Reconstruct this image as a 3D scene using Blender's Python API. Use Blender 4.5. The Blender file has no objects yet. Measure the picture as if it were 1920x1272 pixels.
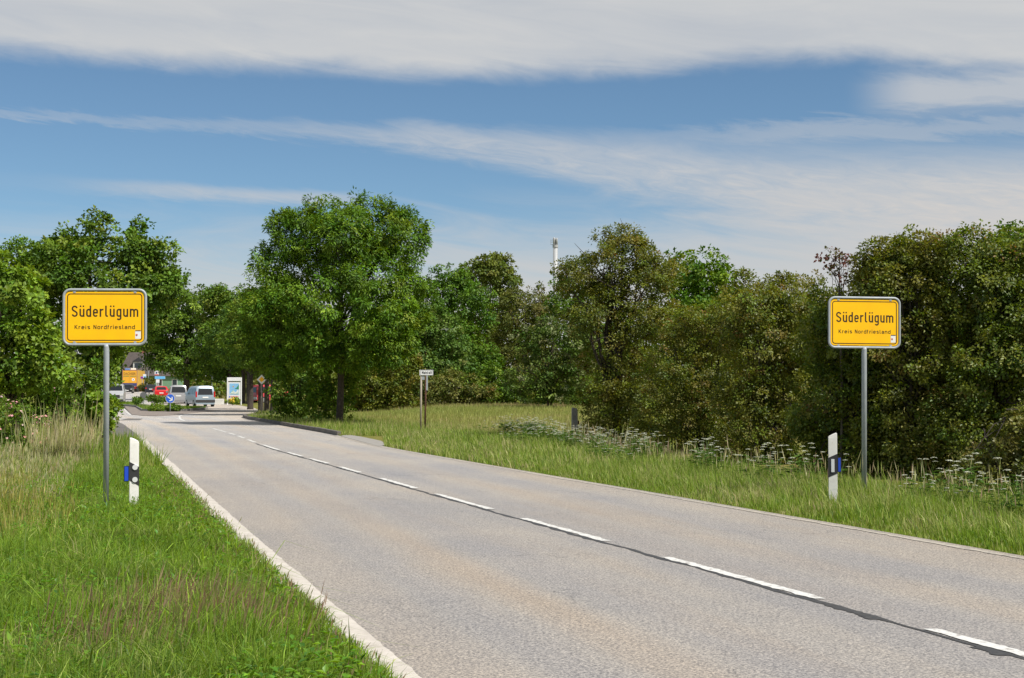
import bpy, bmesh, math, random
import numpy as np
from mathutils import Vector, Matrix

# ------------------------------------------------------------------ camera, sky, sun, exposure
scene = bpy.context.scene
C = scene.collection
R = math.radians
FOC, HZ, EYE = 2800.0, 730.0, 1.6          # focal length and horizon row in photo pixels, eye height in metres
PITCH = math.atan((HZ - 636.0) / FOC)
cam = bpy.data.cameras.new('camera')
cam.sensor_width = 36.0
cam.lens = FOC / 1920.0 * 36.0
cam.clip_start = 0.1
cam.clip_end = 9000.0
camo = bpy.data.objects.new('camera', cam)
C.objects.link(camo)
camo.location = (0, 0, EYE)
camo.rotation_euler = (math.pi / 2 + PITCH, 0, 0)
scene.camera = camo

SUN_AZ, SUN_EL = 126.0, 53.0               # degrees, clockwise from the view direction (+Y)
world = bpy.data.worlds.new('World')
scene.world = world
world.use_nodes = True


def build_sky():
    nt = world.node_tree
    nt.nodes.clear()
    N, L = nt.nodes.new, nt.links.new

    def m(op, a, b=None, c=None, clamp=False):
        n = N('ShaderNodeMath'); n.operation = op; n.use_clamp = clamp
        for i, v in enumerate((a, b, c)):
            if v is None: continue
            if isinstance(v, (int, float)): n.inputs[i].default_value = v
            else: L(v, n.inputs[i])
        return n.outputs[0]

    def smooth(v, lo, hi):
        n = N('ShaderNodeMapRange'); n.interpolation_type = 'SMOOTHSTEP'
        L(v, n.inputs[0])
        for i, q in ((1, lo), (2, hi)):
            if isinstance(q, (int, float)): n.inputs[i].default_value = q
            else: L(q, n.inputs[i])
        n.inputs[3].default_value = 0; n.inputs[4].default_value = 1
        return n.outputs[0]

    sky = N('ShaderNodeTexSky'); sky.sky_type = 'NISHITA'; sky.sun_disc = False
    sky.sun_elevation = R(SUN_EL); sky.sun_rotation = R(SUN_AZ)
    sky.altitude = 0; sky.air_density = 0.75; sky.dust_density = 0.25; sky.ozone_density = 2.5
    tc = N('ShaderNodeTexCoord')
    sp = N('ShaderNodeSeparateXYZ'); L(tc.outputs['Generated'], sp.inputs[0])
    x, y, z = sp.outputs
    el = m('MULTIPLY', m('ARCSINE', z), 57.2958)
    az = m('MULTIPLY', m('ARCTAN2', x, y), 57.2958)

    def noise(sx, sz, detail, rough, seed, dist=0.0, tilt=0.0):
        # streaks drawn out along the horizon: direction scaled hard in z
        cb = N('ShaderNodeCombineXYZ')
        L(m('MULTIPLY', x, sx), cb.inputs[0]); L(m('MULTIPLY', y, sx), cb.inputs[1])
        L(m('ADD', m('MULTIPLY', m('ADD', z, m('MULTIPLY', x, tilt)), sz), seed), cb.inputs[2])
        n = N('ShaderNodeTexNoise'); n.inputs['Scale'].default_value = 1
        n.inputs['Detail'].default_value = detail; n.inputs['Roughness'].default_value = rough
        n.inputs['Distortion'].default_value = dist
        L(cb.outputs[0], n.inputs['Vector'])
        return m('SUBTRACT', n.outputs[0], 0.5)

    n_big = noise(3.0, 14, 4, 0.55, 3.1, 0.4, 0.05)
    n_mid = noise(8.0, 55, 7, 0.6, 11.7, 1.2, 0.12)
    n_fine = noise(26.0, 150, 7, 0.68, 27.3, 1.4, 0.16)
    n_puff = noise(26.0, 60, 5, 0.6, 5.3, 0.4, 0.08)
    ntot = m('ADD', m('MULTIPLY', n_mid, 1.0), m('MULTIPLY', n_fine, 0.5))

    def curve(v, lo, hi, pts):
        mr = N('ShaderNodeMapRange'); L(v, mr.inputs[0])
        mr.inputs[1].default_value = lo; mr.inputs[2].default_value = hi
        fc = N('ShaderNodeFloatCurve'); cu = fc.mapping.curves[0]
        pts = [((p - lo) / (hi - lo), q) for p, q in pts]
        cu.points[0].location = pts[0]; cu.points[-1].location = pts[-1]
        for p in pts[1:-1]: cu.points.new(*p)
        for p in cu.points: p.handle_type = 'AUTO_CLAMPED'
        fc.mapping.update()
        L(mr.outputs[0], fc.inputs['Value'])
        return fc.outputs[0]

    # A: the broad altostratus sheet overhead, its flat lower edge at about 11.7 degrees
    eA = m('MULTIPLY', curve(az, -40, 40, [(-40, .62), (-19, .595), (-14, .592), (0, .584), (6, .59), (10, .60), (13, .60), (16, .575), (40, .5)]), 20)
    A = smooth(m('ADD', m('SUBTRACT', el, eA), m('ADD', m('MULTIPLY', n_mid, .55), m('MULTIPLY', n_puff, 0.7))), -0.2, 0.95)
    A = m('MULTIPLY', A, m('ADD', 0.86, m('ADD', m('MULTIPLY', n_big, 0.5), m('MULTIPLY', n_mid, 0.35))), clamp=True)
    hole = smooth(m('ADD', m('MULTIPLY', n_big, 1.0), m('MULTIPLY', smooth(el, 16, 40), 0.22)), 0.12, 0.34)
    A = m('MULTIPLY', A, m('SUBTRACT', 1.0, m('MULTIPLY', hole, 0.8)))

    # B: cirrus band that widens and sinks to the right
    def band(center, half, dens, nz=1.0, soft=1.0):
        d = m('ABSOLUTE', m('SUBTRACT', m('ADD', el, m('MULTIPLY', ntot, nz)), center))
        q = m('SUBTRACT', 1.0, smooth(m('DIVIDE', d, half), 0.15, 1.0 + 0.3 * soft))
        return m('MULTIPLY', q, dens)

    cB = m('MULTIPLY', curve(az, -30, 40, [(-30, .70), (-19, .665), (-9, .655), (-1, .62), (5, .555), (10, .50), (19, .43), (40, .35)]), 15)
    hB = m('MULTIPLY', curve(az, -30, 40, [(-30, .05), (-19, .05), (-9, .09), (-1, .20), (5, .31), (11, .48), (19, .62), (40, .7)]), 4)
    dB = curve(az, -30, 40, [(-30, .1), (-19, .26), (-12, .24), (-7, .34), (-1, .62), (5, .66), (12, .8), (19, .92), (40, .9)])
    B = band(cB, hB, m('MULTIPLY', dB, m('ADD', 0.9, m('MULTIPLY', n_fine, 1.3))), 1.1)
    # C: thin streak low on the left
    C_ = band(m('SUBTRACT', 7.35, m('MULTIPLY', m('ADD', az, 12), 0.03)), 0.34,
              m('MULTIPLY', curve(az, -40, 20, [(-40, .2), (-19, .04), (-14, .4), (-9, .55), (-6.2, .45), (-5, 0), (20, 0)]),
                m('ADD', 0.9, n_fine)), 0.5)
    # E: puffs under the sheet at the right, and veils above the skyline
    E_ = band(10.9, 0.8, m('MULTIPLY', smooth(az, 12.5, 15.5), 0.7), 1.2)
    G_ = band(9.6, 0.5, m('MULTIPLY', smooth(az, 1, 12), 0.35), 1.8)
    H_ = m('MULTIPLY', smooth(m('ADD', m('SUBTRACT', 5.6, el), m('ADD', m('MULTIPLY', n_mid, 4.0), m('MULTIPLY', az, 0.06))), -2.4, 2.4), 0.84)

    inv = None
    for q in (A, B, C_, E_, G_, H_):
        t = m('SUBTRACT', 1.0, q, clamp=True)
        inv = t if inv is None else m('MULTIPLY', inv, t)
    cover = m('SUBTRACT', 1.0, inv, clamp=True)

    tint = N('ShaderNodeMix'); tint.data_type = 'RGBA'; tint.blend_type = 'MULTIPLY'
    tint.inputs[0].default_value = 1.0
    L(sky.outputs[0], tint.inputs[6]); tint.inputs[7].default_value = SKY_TINT
    cr = N('ShaderNodeMix'); cr.data_type = 'RGBA'
    L(m('ADD', smooth(el, 3, 13), m('MULTIPLY', n_big, 0.6), clamp=True), cr.inputs[0])
    cr.inputs[6].default_value = CLOUD_LOW; cr.inputs[7].default_value = CLOUD_HIGH
    mx = N('ShaderNodeMix'); mx.data_type = 'RGBA'
    L(cover, mx.inputs[0]); L(tint.outputs[2], mx.inputs[6]); L(cr.outputs[2], mx.inputs[7])
    bg = N('ShaderNodeBackground'); bg.inputs[1].default_value = SKY_STR
    L(mx.outputs[2], bg.inputs[0])
    out = N('ShaderNodeOutputWorld'); L(bg.outputs[0], out.inputs[0])


SKY_STR = 0.087
SKY_TINT = (0.78, 0.905, 0.91, 1)
CLOUD_HIGH = (5.85, 5.9, 5.92, 1)
CLOUD_LOW = (5.95, 5.65, 5.4, 1)
build_sky()

sl = bpy.data.lights.new('sun', 'SUN')
sl.energy = 4.6
sl.angle = R(0.53)
sl.color = (1.0, 0.95, 0.87)
so = bpy.data.objects.new('sun', sl)
C.objects.link(so)
sdir = Vector((math.cos(R(SUN_EL)) * math.sin(R(SUN_AZ)), math.cos(R(SUN_EL)) * math.cos(R(SUN_AZ)), math.sin(R(SUN_EL))))
so.rotation_euler = sdir.to_track_quat('Z', 'Y').to_euler()
so.location = sdir * 80

vs = scene.view_settings
vs.view_transform = 'Standard'; vs.look = 'None'; vs.exposure = 0.3; vs.gamma = 1.0
vs.use_curve_mapping = False
try:
    scene.cycles.max_bounces = 6; scene.cycles.transmission_bounces = 3; scene.cycles.transparent_max_bounces = 4
except Exception: pass


# ------------------------------------------------------------------ helpers
def zt(y):
    """height of the land: level, then rising gently towards the village"""
    return np.maximum(0.0, np.asarray(y, float) - 125.0) * 0.0075


def gp(px, py):
    """point of level ground seen at a photo pixel"""
    u, v = (px - 960) / FOC, (636 - py) / FOC
    dz = math.sin(PITCH) + v * math.cos(PITCH); dy = math.cos(PITCH) - v * math.sin(PITCH)
    t = -EYE / dz
    return (u * t, dy * t)


def ax(px, d): return (px - 960) / FOC * d * 1.0006
def az_(py, d): return EYE + (HZ - py) / FOC * d


MATS = {}


def mat(name, col=(.5, .5, .5), rough=.7, metal=0.0, spec=.5, noise=None, bump=0.0, bscale=30.0, emit=None):
    """plain procedural material: colour with a little noise mottling and fine relief"""
    if name in MATS: return MATS[name]
    ma = bpy.data.materials.new(name); ma.use_nodes = True
    nt = ma.node_tree; b = nt.nodes['Principled BSDF']
    b.inputs['Base Color'].default_value = (*col, 1); b.inputs['Roughness'].default_value = rough
    b.inputs['Metallic'].default_value = metal; b.inputs['Specular IOR Level'].default_value = spec
    tc = nt.nodes.new('ShaderNodeTexCoord')
    if noise:
        col2, sc, lo, hi = noise
        n = nt.nodes.new('ShaderNodeTexNoise'); n.inputs['Scale'].default_value = sc; n.inputs['Detail'].default_value = 6
        n.inputs['Roughness'].default_value = .65
        nt.links.new(tc.outputs['Object'], n.inputs['Vector'])
        mr = nt.nodes.new('ShaderNodeMapRange'); nt.links.new(n.outputs[0], mr.inputs[0])
        mr.inputs[1].default_value = lo; mr.inputs[2].default_value = hi
        mx = nt.nodes.new('ShaderNodeMix'); mx.data_type = 'RGBA'
        nt.links.new(mr.outputs[0], mx.inputs[0])
        mx.inputs[6].default_value = (*col, 1); mx.inputs[7].default_value = (*col2, 1)
        nt.links.new(mx.outputs[2], b.inputs['Base Color'])
    if bump:
        n = nt.nodes.new('ShaderNodeTexNoise'); n.inputs['Scale'].default_value = bscale; n.inputs['Detail'].default_value = 4
        nt.links.new(tc.outputs['Object'], n.inputs['Vector'])
        bp = nt.nodes.new('ShaderNodeBump'); bp.inputs['Strength'].default_value = bump
        nt.links.new(n.outputs[0], bp.inputs['Height']); nt.links.new(bp.outputs[0], b.inputs['Normal'])
    MATS[name] = ma
    return ma


def leafmat(name, trans=.24, gloss=.014, rough=.5):
    if name in MATS: return MATS[name]
    ma = bpy.data.materials.new(name); ma.use_nodes = True
    nt = ma.node_tree; nt.nodes.clear(); N, L = nt.nodes.new, nt.links.new
    at = N('ShaderNodeAttribute'); at.attribute_name = 'tint'
    d = N('ShaderNodeBsdfDiffuse'); L(at.outputs['Color'], d.inputs[0])
    t = N('ShaderNodeBsdfTranslucent')
    hs = N('ShaderNodeHueSaturation'); hs.inputs['Hue'].default_value = .485; hs.inputs['Saturation'].default_value = 1.1
    hs.inputs['Value'].default_value = 1.5; L(at.outputs['Color'], hs.inputs['Color']); L(hs.outputs[0], t.inputs[0])
    mx = N('ShaderNodeMixShader'); mx.inputs[0].default_value = trans
    L(d.outputs[0], mx.inputs[1]); L(t.outputs[0], mx.inputs[2])
    g = N('ShaderNodeBsdfGlossy'); g.inputs['Roughness'].default_value = rough; g.inputs[0].default_value = (.9, .95, 1, 1)
    m2 = N('ShaderNodeMixShader'); m2.inputs[0].default_value = gloss
    L(mx.outputs[0], m2.inputs[1]); L(g.outputs[0], m2.inputs[2])
    o = N('ShaderNodeOutputMaterial'); L(m2.outputs[0], o.inputs[0])
    MATS[name] = ma
    return ma


def tag(o, label=None, cat=None, group=None, kind=None):
    if label: o['label'] = label
    if cat: o['category'] = cat
    if group: o['group'] = group
    if kind: o['kind'] = kind
    return o


def empty(name, loc=(0, 0, 0), rz=0.0, label=None, cat=None, group=None):
    o = bpy.data.objects.new(name, None); C.objects.link(o)
    o.location = loc; o.rotation_euler = (0, 0, rz); o.empty_display_size = .2
    return tag(o, label, cat, group)


def npmesh(name, V, T, m, parent=None, tint=None, smooth=False, loc=None):
    """triangle mesh from arrays; tint = per-vertex colour"""
    V = np.ascontiguousarray(V, np.float32); T = np.ascontiguousarray(T, np.int32)
    me = bpy.data.meshes.new(name)
    me.vertices.add(len(V)); me.vertices.foreach_set('co', V.ravel())
    k = T.shape[1]
    me.loops.add(T.size); me.loops.foreach_set('vertex_index', T.ravel())
    me.polygons.add(len(T))
    me.polygons.foreach_set('loop_start', np.arange(0, T.size, k, dtype=np.int32))
    me.polygons.foreach_set('loop_total', np.full(len(T), k, np.int32))
    if smooth: me.polygons.foreach_set('use_smooth', np.ones(len(T), bool))
    me.update(calc_edges=True)
    if tint is not None:
        a = me.color_attributes.new('tint', 'FLOAT_COLOR', 'POINT')
        c = np.ones((len(V), 4), np.float32); c[:, :3] = tint
        a.data.foreach_set('color', c.ravel())
    me.materials.append(m)
    o = bpy.data.objects.new(name, me); C.objects.link(o)
    if parent: o.parent = parent
    if loc is not None: o.location = loc
    return o


class MB:
    """collects boxes, tubes and prisms into one mesh"""
    def __init__(s): s.v = []; s.f = []
    def add(s, V, F):
        b = len(s.v); s.v += [tuple(p) for p in V]; s.f += [tuple(i + b for i in f) for f in F]; return s
    def box(s, x0, x1, y0, y1, z0, z1):
        return s.add([(x0, y0, z0), (x1, y0, z0), (x1, y1, z0), (x0, y1, z0), (x0, y0, z1), (x1, y0, z1), (x1, y1, z1), (x0, y1, z1)],
                     [(0, 3, 2, 1), (4, 5, 6, 7), (0, 1, 5, 4), (1, 2, 6, 5), (2, 3, 7, 6), (3, 0, 4, 7)])
    def prism(s, poly, y0, y1):
        """outline in x,z pushed from y0 to y1"""
        n = len(poly)
        V = [(p[0], y0, p[1]) for p in poly] + [(p[0], y1, p[1]) for p in poly]
        F = [tuple(range(n)), tuple(range(2 * n - 1, n - 1, -1))] + [(i, i + n, (i + 1) % n + n, (i + 1) % n) for i in range(n)]
        return s.add(V, F)
    def tube(s, pts, rad, seg=8, closed=False, cap=True):
        pts = [Vector(p) for p in pts]; n = len(pts)
        if not hasattr(rad, '__len__'): rad = [rad] * n
        V = []; F = []; up = None
        for i, p in enumerate(pts):
            if closed: d = pts[(i + 1) % n] - pts[i - 1]
            else: d = pts[min(i + 1, n - 1)] - pts[max(i - 1, 0)]
            d.normalize()
            if up is None:
                up = Vector((0, 1, 0)) if abs(d.y) < .9 else Vector((1, 0, 0))
            a = d.cross(up).normalized(); b = a.cross(d).normalized(); up = b
            for k in range(seg):
                t = 2 * math.pi * k / seg
                V.append(p + (a * math.cos(t) + b * math.sin(t)) * rad[i])
        m = n if closed else n - 1
        for i in range(m):
            j = (i + 1) % n
            for k in range(seg):
                q = (k + 1) % seg
                F.append((i * seg + k, i * seg + q, j * seg + q, j * seg + k))
        if cap and not closed:
            F.append(tuple(range(seg - 1, -1, -1))); F.append(tuple((n - 1) * seg + k for k in range(seg)))
        return s.add(V, F)
    def disc(s, cx, cz, r, y, y1=None, seg=20):
        P = [(cx + r * math.cos(2 * math.pi * k / seg), cz + r * math.sin(2 * math.pi * k / seg)) for k in range(seg)]
        return s.prism(P, y, y + .01 if y1 is None else y1)
    def build(s, name, m, parent=None, smooth=False, bevel=0.0, loc=None, rz=0.0):
        me = bpy.data.meshes.new(name); me.from_pydata(s.v, [], s.f)
        bm = bmesh.new(); bm.from_mesh(me); bmesh.ops.recalc_face_normals(bm, faces=bm.faces)
        if bevel: bmesh.ops.bevel(bm, geom=list(bm.edges), offset=bevel, segments=2, affect='EDGES', clamp_overlap=True)
        bm.to_mesh(me); bm.free()
        if smooth:
            for p in me.polygons: p.use_smooth = True
        me.materials.append(m)
        o = bpy.data.objects.new(name, me); C.objects.link(o)
        if parent: o.parent = parent
        if loc is not None: o.location = loc
        o.rotation_euler[2] = rz
        return o


def rrect(x0, x1, z0, z1, r, seg=6):
    P = []
    for cx, cz, a in ((x1 - r, z0 + r, -90), (x1 - r, z1 - r, 0), (x0 + r, z1 - r, 90), (x0 + r, z0 + r, 180)):
        for k in range(seg + 1):
            t = R(a + 90 * k / seg); P.append((cx + r * math.cos(t), cz + r * math.sin(t)))
    return P


def ring_face(outer, inner, y0, y1):
    """closed flat band between two outlines of equal length, with thickness"""
    n = len(outer)
    V = [(p[0], y0, p[1]) for p in outer] + [(p[0], y0, p[1]) for p in inner] + [(p[0], y1, p[1]) for p in outer] + [(p[0], y1, p[1]) for p in inner]
    F = []
    for i in range(n):
        j = (i + 1) % n
        F += [(i, j, n + j, n + i), (2 * n + i, 3 * n + i, 3 * n + j, 2 * n + j), (i, 2 * n + i, 2 * n + j, j), (n + i, n + j, 3 * n + j, 3 * n + i)]
    return V, F


# ------------------------------------------------------------------ stroke lettering in the manner of German road signs
def arc(cx, cy, rx, ry, a0, a1, n=10):
    return [(cx + rx * math.cos(R(a0 + (a1 - a0) * i / n)), cy + ry * math.sin(R(a0 + (a1 - a0) * i / n))) for i in range(n + 1)]


def glyphs(W):
    h = W / 2; T, B = .51, .21; r = .145
    bowl = arc(h, T, h, r, 0, 180) + arc(h, B, h, r, 180, 360)
    u = [[(0, .72), (0, B)] + arc(h, B, h, r, 180, 360), [(W, .72), (W, 0)]]
    dots = [[(.02 - .055, .945), (.02 + .065, .945)], [(W - .085, .945), (W + .035, .945)]]
    n = [[(0, .72), (0, 0)], arc(h, T, h, r, 180, 0) + [(W, 0)]]
    s_ = [arc(h * .95, .545, h * .95, .115, 20, 215, 9) + arc(h * .95, .19, h * .95, .125, 55, -160, 9)]
    return {
        'S': (.38, [arc(.19, .735, .19, .2, 12, 222, 12) + arc(.19, .268, .19, .203, 48, -168, 12)]),
        'u': (W, u), 'ü': (W, u + dots),
        'd': (W, [[(W, 1), (W, 0)], [(W, T)] + bowl]),
        'e': (W, [[(0, .37), (W, .37), (W, T)] + arc(h, T, h, r, 0, 180) + arc(h, B, h, r, 180, 335)]),
        'r': (.19, [[(0, .72), (0, 0)], arc(.2, .46, .2, .19, 180, 75)]),
        'l': (.11, [[(0, 1), (0, .17)] + arc(.11, .17, .11, .105, 180, 270) + [(.16, .065)]]),
        'g': (W, [[(W, .72), (W, -.1)] + arc(h, -.1, h, .135, 0, -155), [(W, T)] + bowl]),
        'm': (2 * W, n + [arc(W + h, T, h, r, 180, 0) + [(2 * W, 0)]]),
        'n': (W, n), 'o': (W, [bowl + [(W, T)]]),
        'K': (.4, [[(0, 1), (0, 0)], [(.4, 1), (0, .36)], [(.13, .56), (.43, 0)]]),
        'N': (.42, [[(0, 0), (0, 1)], [(0, 1), (.42, 0)], [(.42, 0), (.42, 1)]]),
        'M': (.5, [[(0, 0), (0, 1)], [(0, 1), (.25, .4), (.5, 1)], [(.5, 1), (.5, 0)]]),
        'i': (0.02, [[(0, .72), (0, 0)], [(0, .87), (0, 1)]]),
        's': (W * .95, s_),
        'f': (.2, [[(0, 0), (0, .8)] + arc(.12, .8, .12, .135, 180, 80), [(-.09, .66), (.18, .66)]]),
        't': (.2, [[(0, .98), (0, .17)] + arc(.11, .17, .11, .105, 180, 275), [(-.09, .66), (.18, .66)]]),
        'a': (W, [arc(h, T, h, r, 155, 0) + [(W, 0)], [(W, .40), (h, .40)] + arc(h * .9, .23, h * .9, .165, 90, 270) + [(W, .10)]]),
        ' ': (.16, []),
    }


def lettering(name, text, x0, x1, z0, cap, stroke, y, m, parent, W=.29, gap=.3):
    """strokes as flat ribbons standing proud of the plate; x0..x1 is the span the word fills"""
    G = glyphs(W); cur = 0; strokes = []
    for ch in text:
        w, ss = G[ch]
        for q in ss: strokes.append([(cur + a, b) for a, b in q])
        cur += w + gap
    k = (x1 - x0 - stroke) / (cur - gap)
    mb = MB(); s = stroke / 2
    for si, q in enumerate(strokes):
        P = [Vector((x0 + s + a * k, z0 + b * cap)) for a, b in q]
        P = [p for i, p in enumerate(P) if i == 0 or (p - P[i - 1]).length > 1e-5]
        n = len(P); Lf, Rt = [], []
        for i, p in enumerate(P):
            d0 = (P[i] - P[i - 1]).normalized() if i > 0 else (P[1] - P[0]).normalized()
            d1 = (P[i + 1] - P[i]).normalized() if i < n - 1 else d0
            t = (d0 + d1)
            t = t.normalized() if t.length > 1e-4 else d0
            nn = Vector((-t.y, t.x)); c = max(.35, nn.dot(Vector((-d1.y, d1.x))))
            Lf.append(p + nn * s / c); Rt.append(p - nn * s / c)
        yy = y - .00012 * (si % 7) - .0004
        V = [(p.x, yy, p.y) for p in Lf] + [(p.x, yy, p.y) for p in Rt]
        mb.add(V, [(i, i + 1, n + i + 1, n + i) for i in range(n - 1)])
    return mb.build(name, m, parent)


def font_text(name, text, w, hgt, loc, m, parent):
    """built-in font turned to mesh, scaled to w x hgt, lying in the x,z plane"""
    cu = bpy.data.curves.new(name, 'FONT'); cu.body = text; cu.fill_mode = 'FRONT'
    tmp = bpy.data.objects.new(name, cu); C.objects.link(tmp)
    dg = bpy.context.evaluated_depsgraph_get()
    me = bpy.data.meshes.new_from_object(tmp.evaluated_get(dg))
    bpy.data.objects.remove(tmp)
    xs = [v.co.x for v in me.vertices]; ys = [v.co.y for v in me.vertices]
    kx = w / (max(xs) - min(xs)); ky = hgt / (max(ys) - min(ys)); x0, y0 = min(xs), min(ys)
    for v in me.vertices: v.co = ((v.co.x - x0) * kx - w / 2, 0, (v.co.y - y0) * ky - hgt / 2)
    me.materials.clear(); me.materials.append(m); me.name = name
    o = bpy.data.objects.new(name, me); C.objects.link(o); o.parent = parent; o.location = loc
    return o


# ------------------------------------------------------------------ the land and the road
def edge(pts):
    a = np.array(pts); o = np.argsort(a[:, 1]); a = a[o]
    Y = np.arange(-40, 420, .5); X = np.interp(Y, a[:, 1], a[:, 0])
    k = 9; Xp = np.pad(X, k, mode='edge'); Xp[:k] = X[0] - (X[1] - X[0]) * np.arange(k, 0, -1)
    Xs = np.convolve(Xp, np.ones(2 * k + 1) / (2 * k + 1), 'valid')
    return lambda y: np.interp(y, Y, Xs)


pl = [gp(*p) for p in [(751, 1272), (607, 1139), (518, 1061), (388.7, 940), (310, 864), (288, 845), (260, 817), (229, 793)]]
pr = [gp(*p) for p in [(1920, 1044), (1620, 998), (1410, 956), (1200, 922.5), (894.5, 869.5), (705, 837), (632, 817), (488, 791.5), (446, 783)]]
pc = [gp(*p) for p in [(1920, 1228), (1736, 1180.5), (1241, 1045.5), (974.5, 973), (815.6, 927), (710, 898), (637, 876), (578, 860.5), (488, 835), (464, 825), (431, 812.6), (396, 804), (346, 790)]]


def extend(p, y, sl): return (p[0] + (y - p[1]) * sl, y)


SL = -.285
xL = edge([extend(pl[0], -40, SL)] + pl + [(-22.6, 82), (-28.5, 100), (-41.2, 144), (-55, 200), (-68, 250), (-82, 300), (-125, 420)])
xR = edge([extend(pr[0], -40, SL)] + pr + [(-16.6, 95), (-18.6, 110), (-22.2, 128), (-29, 150), (-44, 200), (-54, 240), (-60, 265), (-70, 300), (-110, 420)])
xC = edge([extend(pc[0], -40, SL)] + pc + [(-21, 90), (-40, 150), (-110, 420)])

# the land: one sheet out to the horizon
gy = np.concatenate([np.arange(-200, 0, 20), np.arange(0, 130, 5), np.arange(130, 600, 20), [700, 1000, 2000, 4000, 7000]]).astype(float)
gx = np.concatenate([[-5000, -2000, -800, -300, -200, -150, -120, -100, -80], np.arange(-60, 61, 4), [80, 100, 150, 300, 800, 2000, 5000]]).astype(float)
GX, GY = np.meshgrid(gx, gy)


def zm(x, y):
    """the meadow right of the road swells gently towards the wood"""
    t = np.clip((np.asarray(x, float) - xR(y) - 5.0) / 9.0, 0, 1)
    return .0115 * np.clip(np.asarray(y, float) - 56, 0, 58) * t * t * (3 - 2 * t)


GZ = np.minimum(zt(GY), 6.0) - .02 + zm(GX, GY)
V = np.stack([GX, GY, GZ], -1).reshape(-1, 3); nx = len(gx); ny = len(gy)
I = np.arange(ny - 1)[:, None] * nx + np.arange(nx - 1)[None]
Q = np.stack([I, I + 1, I + 1 + nx, I + nx], -1).reshape(-1, 4)


def ground_mat():
    ma = bpy.data.materials.new('meadow_soil'); ma.use_nodes = True
    nt = ma.node_tree; N, L = nt.nodes.new, nt.links.new; b = nt.nodes['Principled BSDF']
    b.inputs['Roughness'].default_value = .95; b.inputs['Specular IOR Level'].default_value = .1
    tc = N('ShaderNodeTexCoord')
    def nz(s, d): 
        n = N('ShaderNodeTexNoise'); n.inputs['Scale'].default_value = s; n.inputs['Detail'].default_value = d
        n.inputs['Roughness'].default_value = .7
        L(tc.outputs['Object'], n.inputs['Vector']); return n.outputs[0]
    def ramp(v, cols):
        r = N('ShaderNodeValToRGB'); L(v, r.inputs[0]); e = r.color_ramp.elements
        while len(e) < len(cols): e.new(.5)
        for q, (p, c) in zip(e, cols): q.position = p; q.color = (*c, 1)
        return r.outputs[0]
    a = ramp(nz(.09, 6), [(.35, (.15, .17, .035)), (.5, (.21, .20, .055)), (.64, (.26, .215, .085))])
    f = ramp(nz(2.2, 9), [(.3, (.45, .5, .4)), (.7, (1.2, 1.15, 1.1))])
    mx = N('ShaderNodeMix'); mx.data_type = 'RGBA'; mx.blend_type = 'MULTIPLY'; mx.inputs[0].default_value = 1
    L(a, mx.inputs[6]); L(f, mx.inputs[7]); L(mx.outputs[2], b.inputs['Base Color'])
    bp = N('ShaderNodeBump'); bp.inputs['Strength'].default_value = .6; bp.inputs['Distance'].default_value = .1
    L(nz(6, 6), bp.inputs['Height']); L(bp.outputs[0], b.inputs['Normal'])
    return ma


ground = npmesh('ground', V, Q, ground_mat()); tag(ground, kind='structure')


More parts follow.
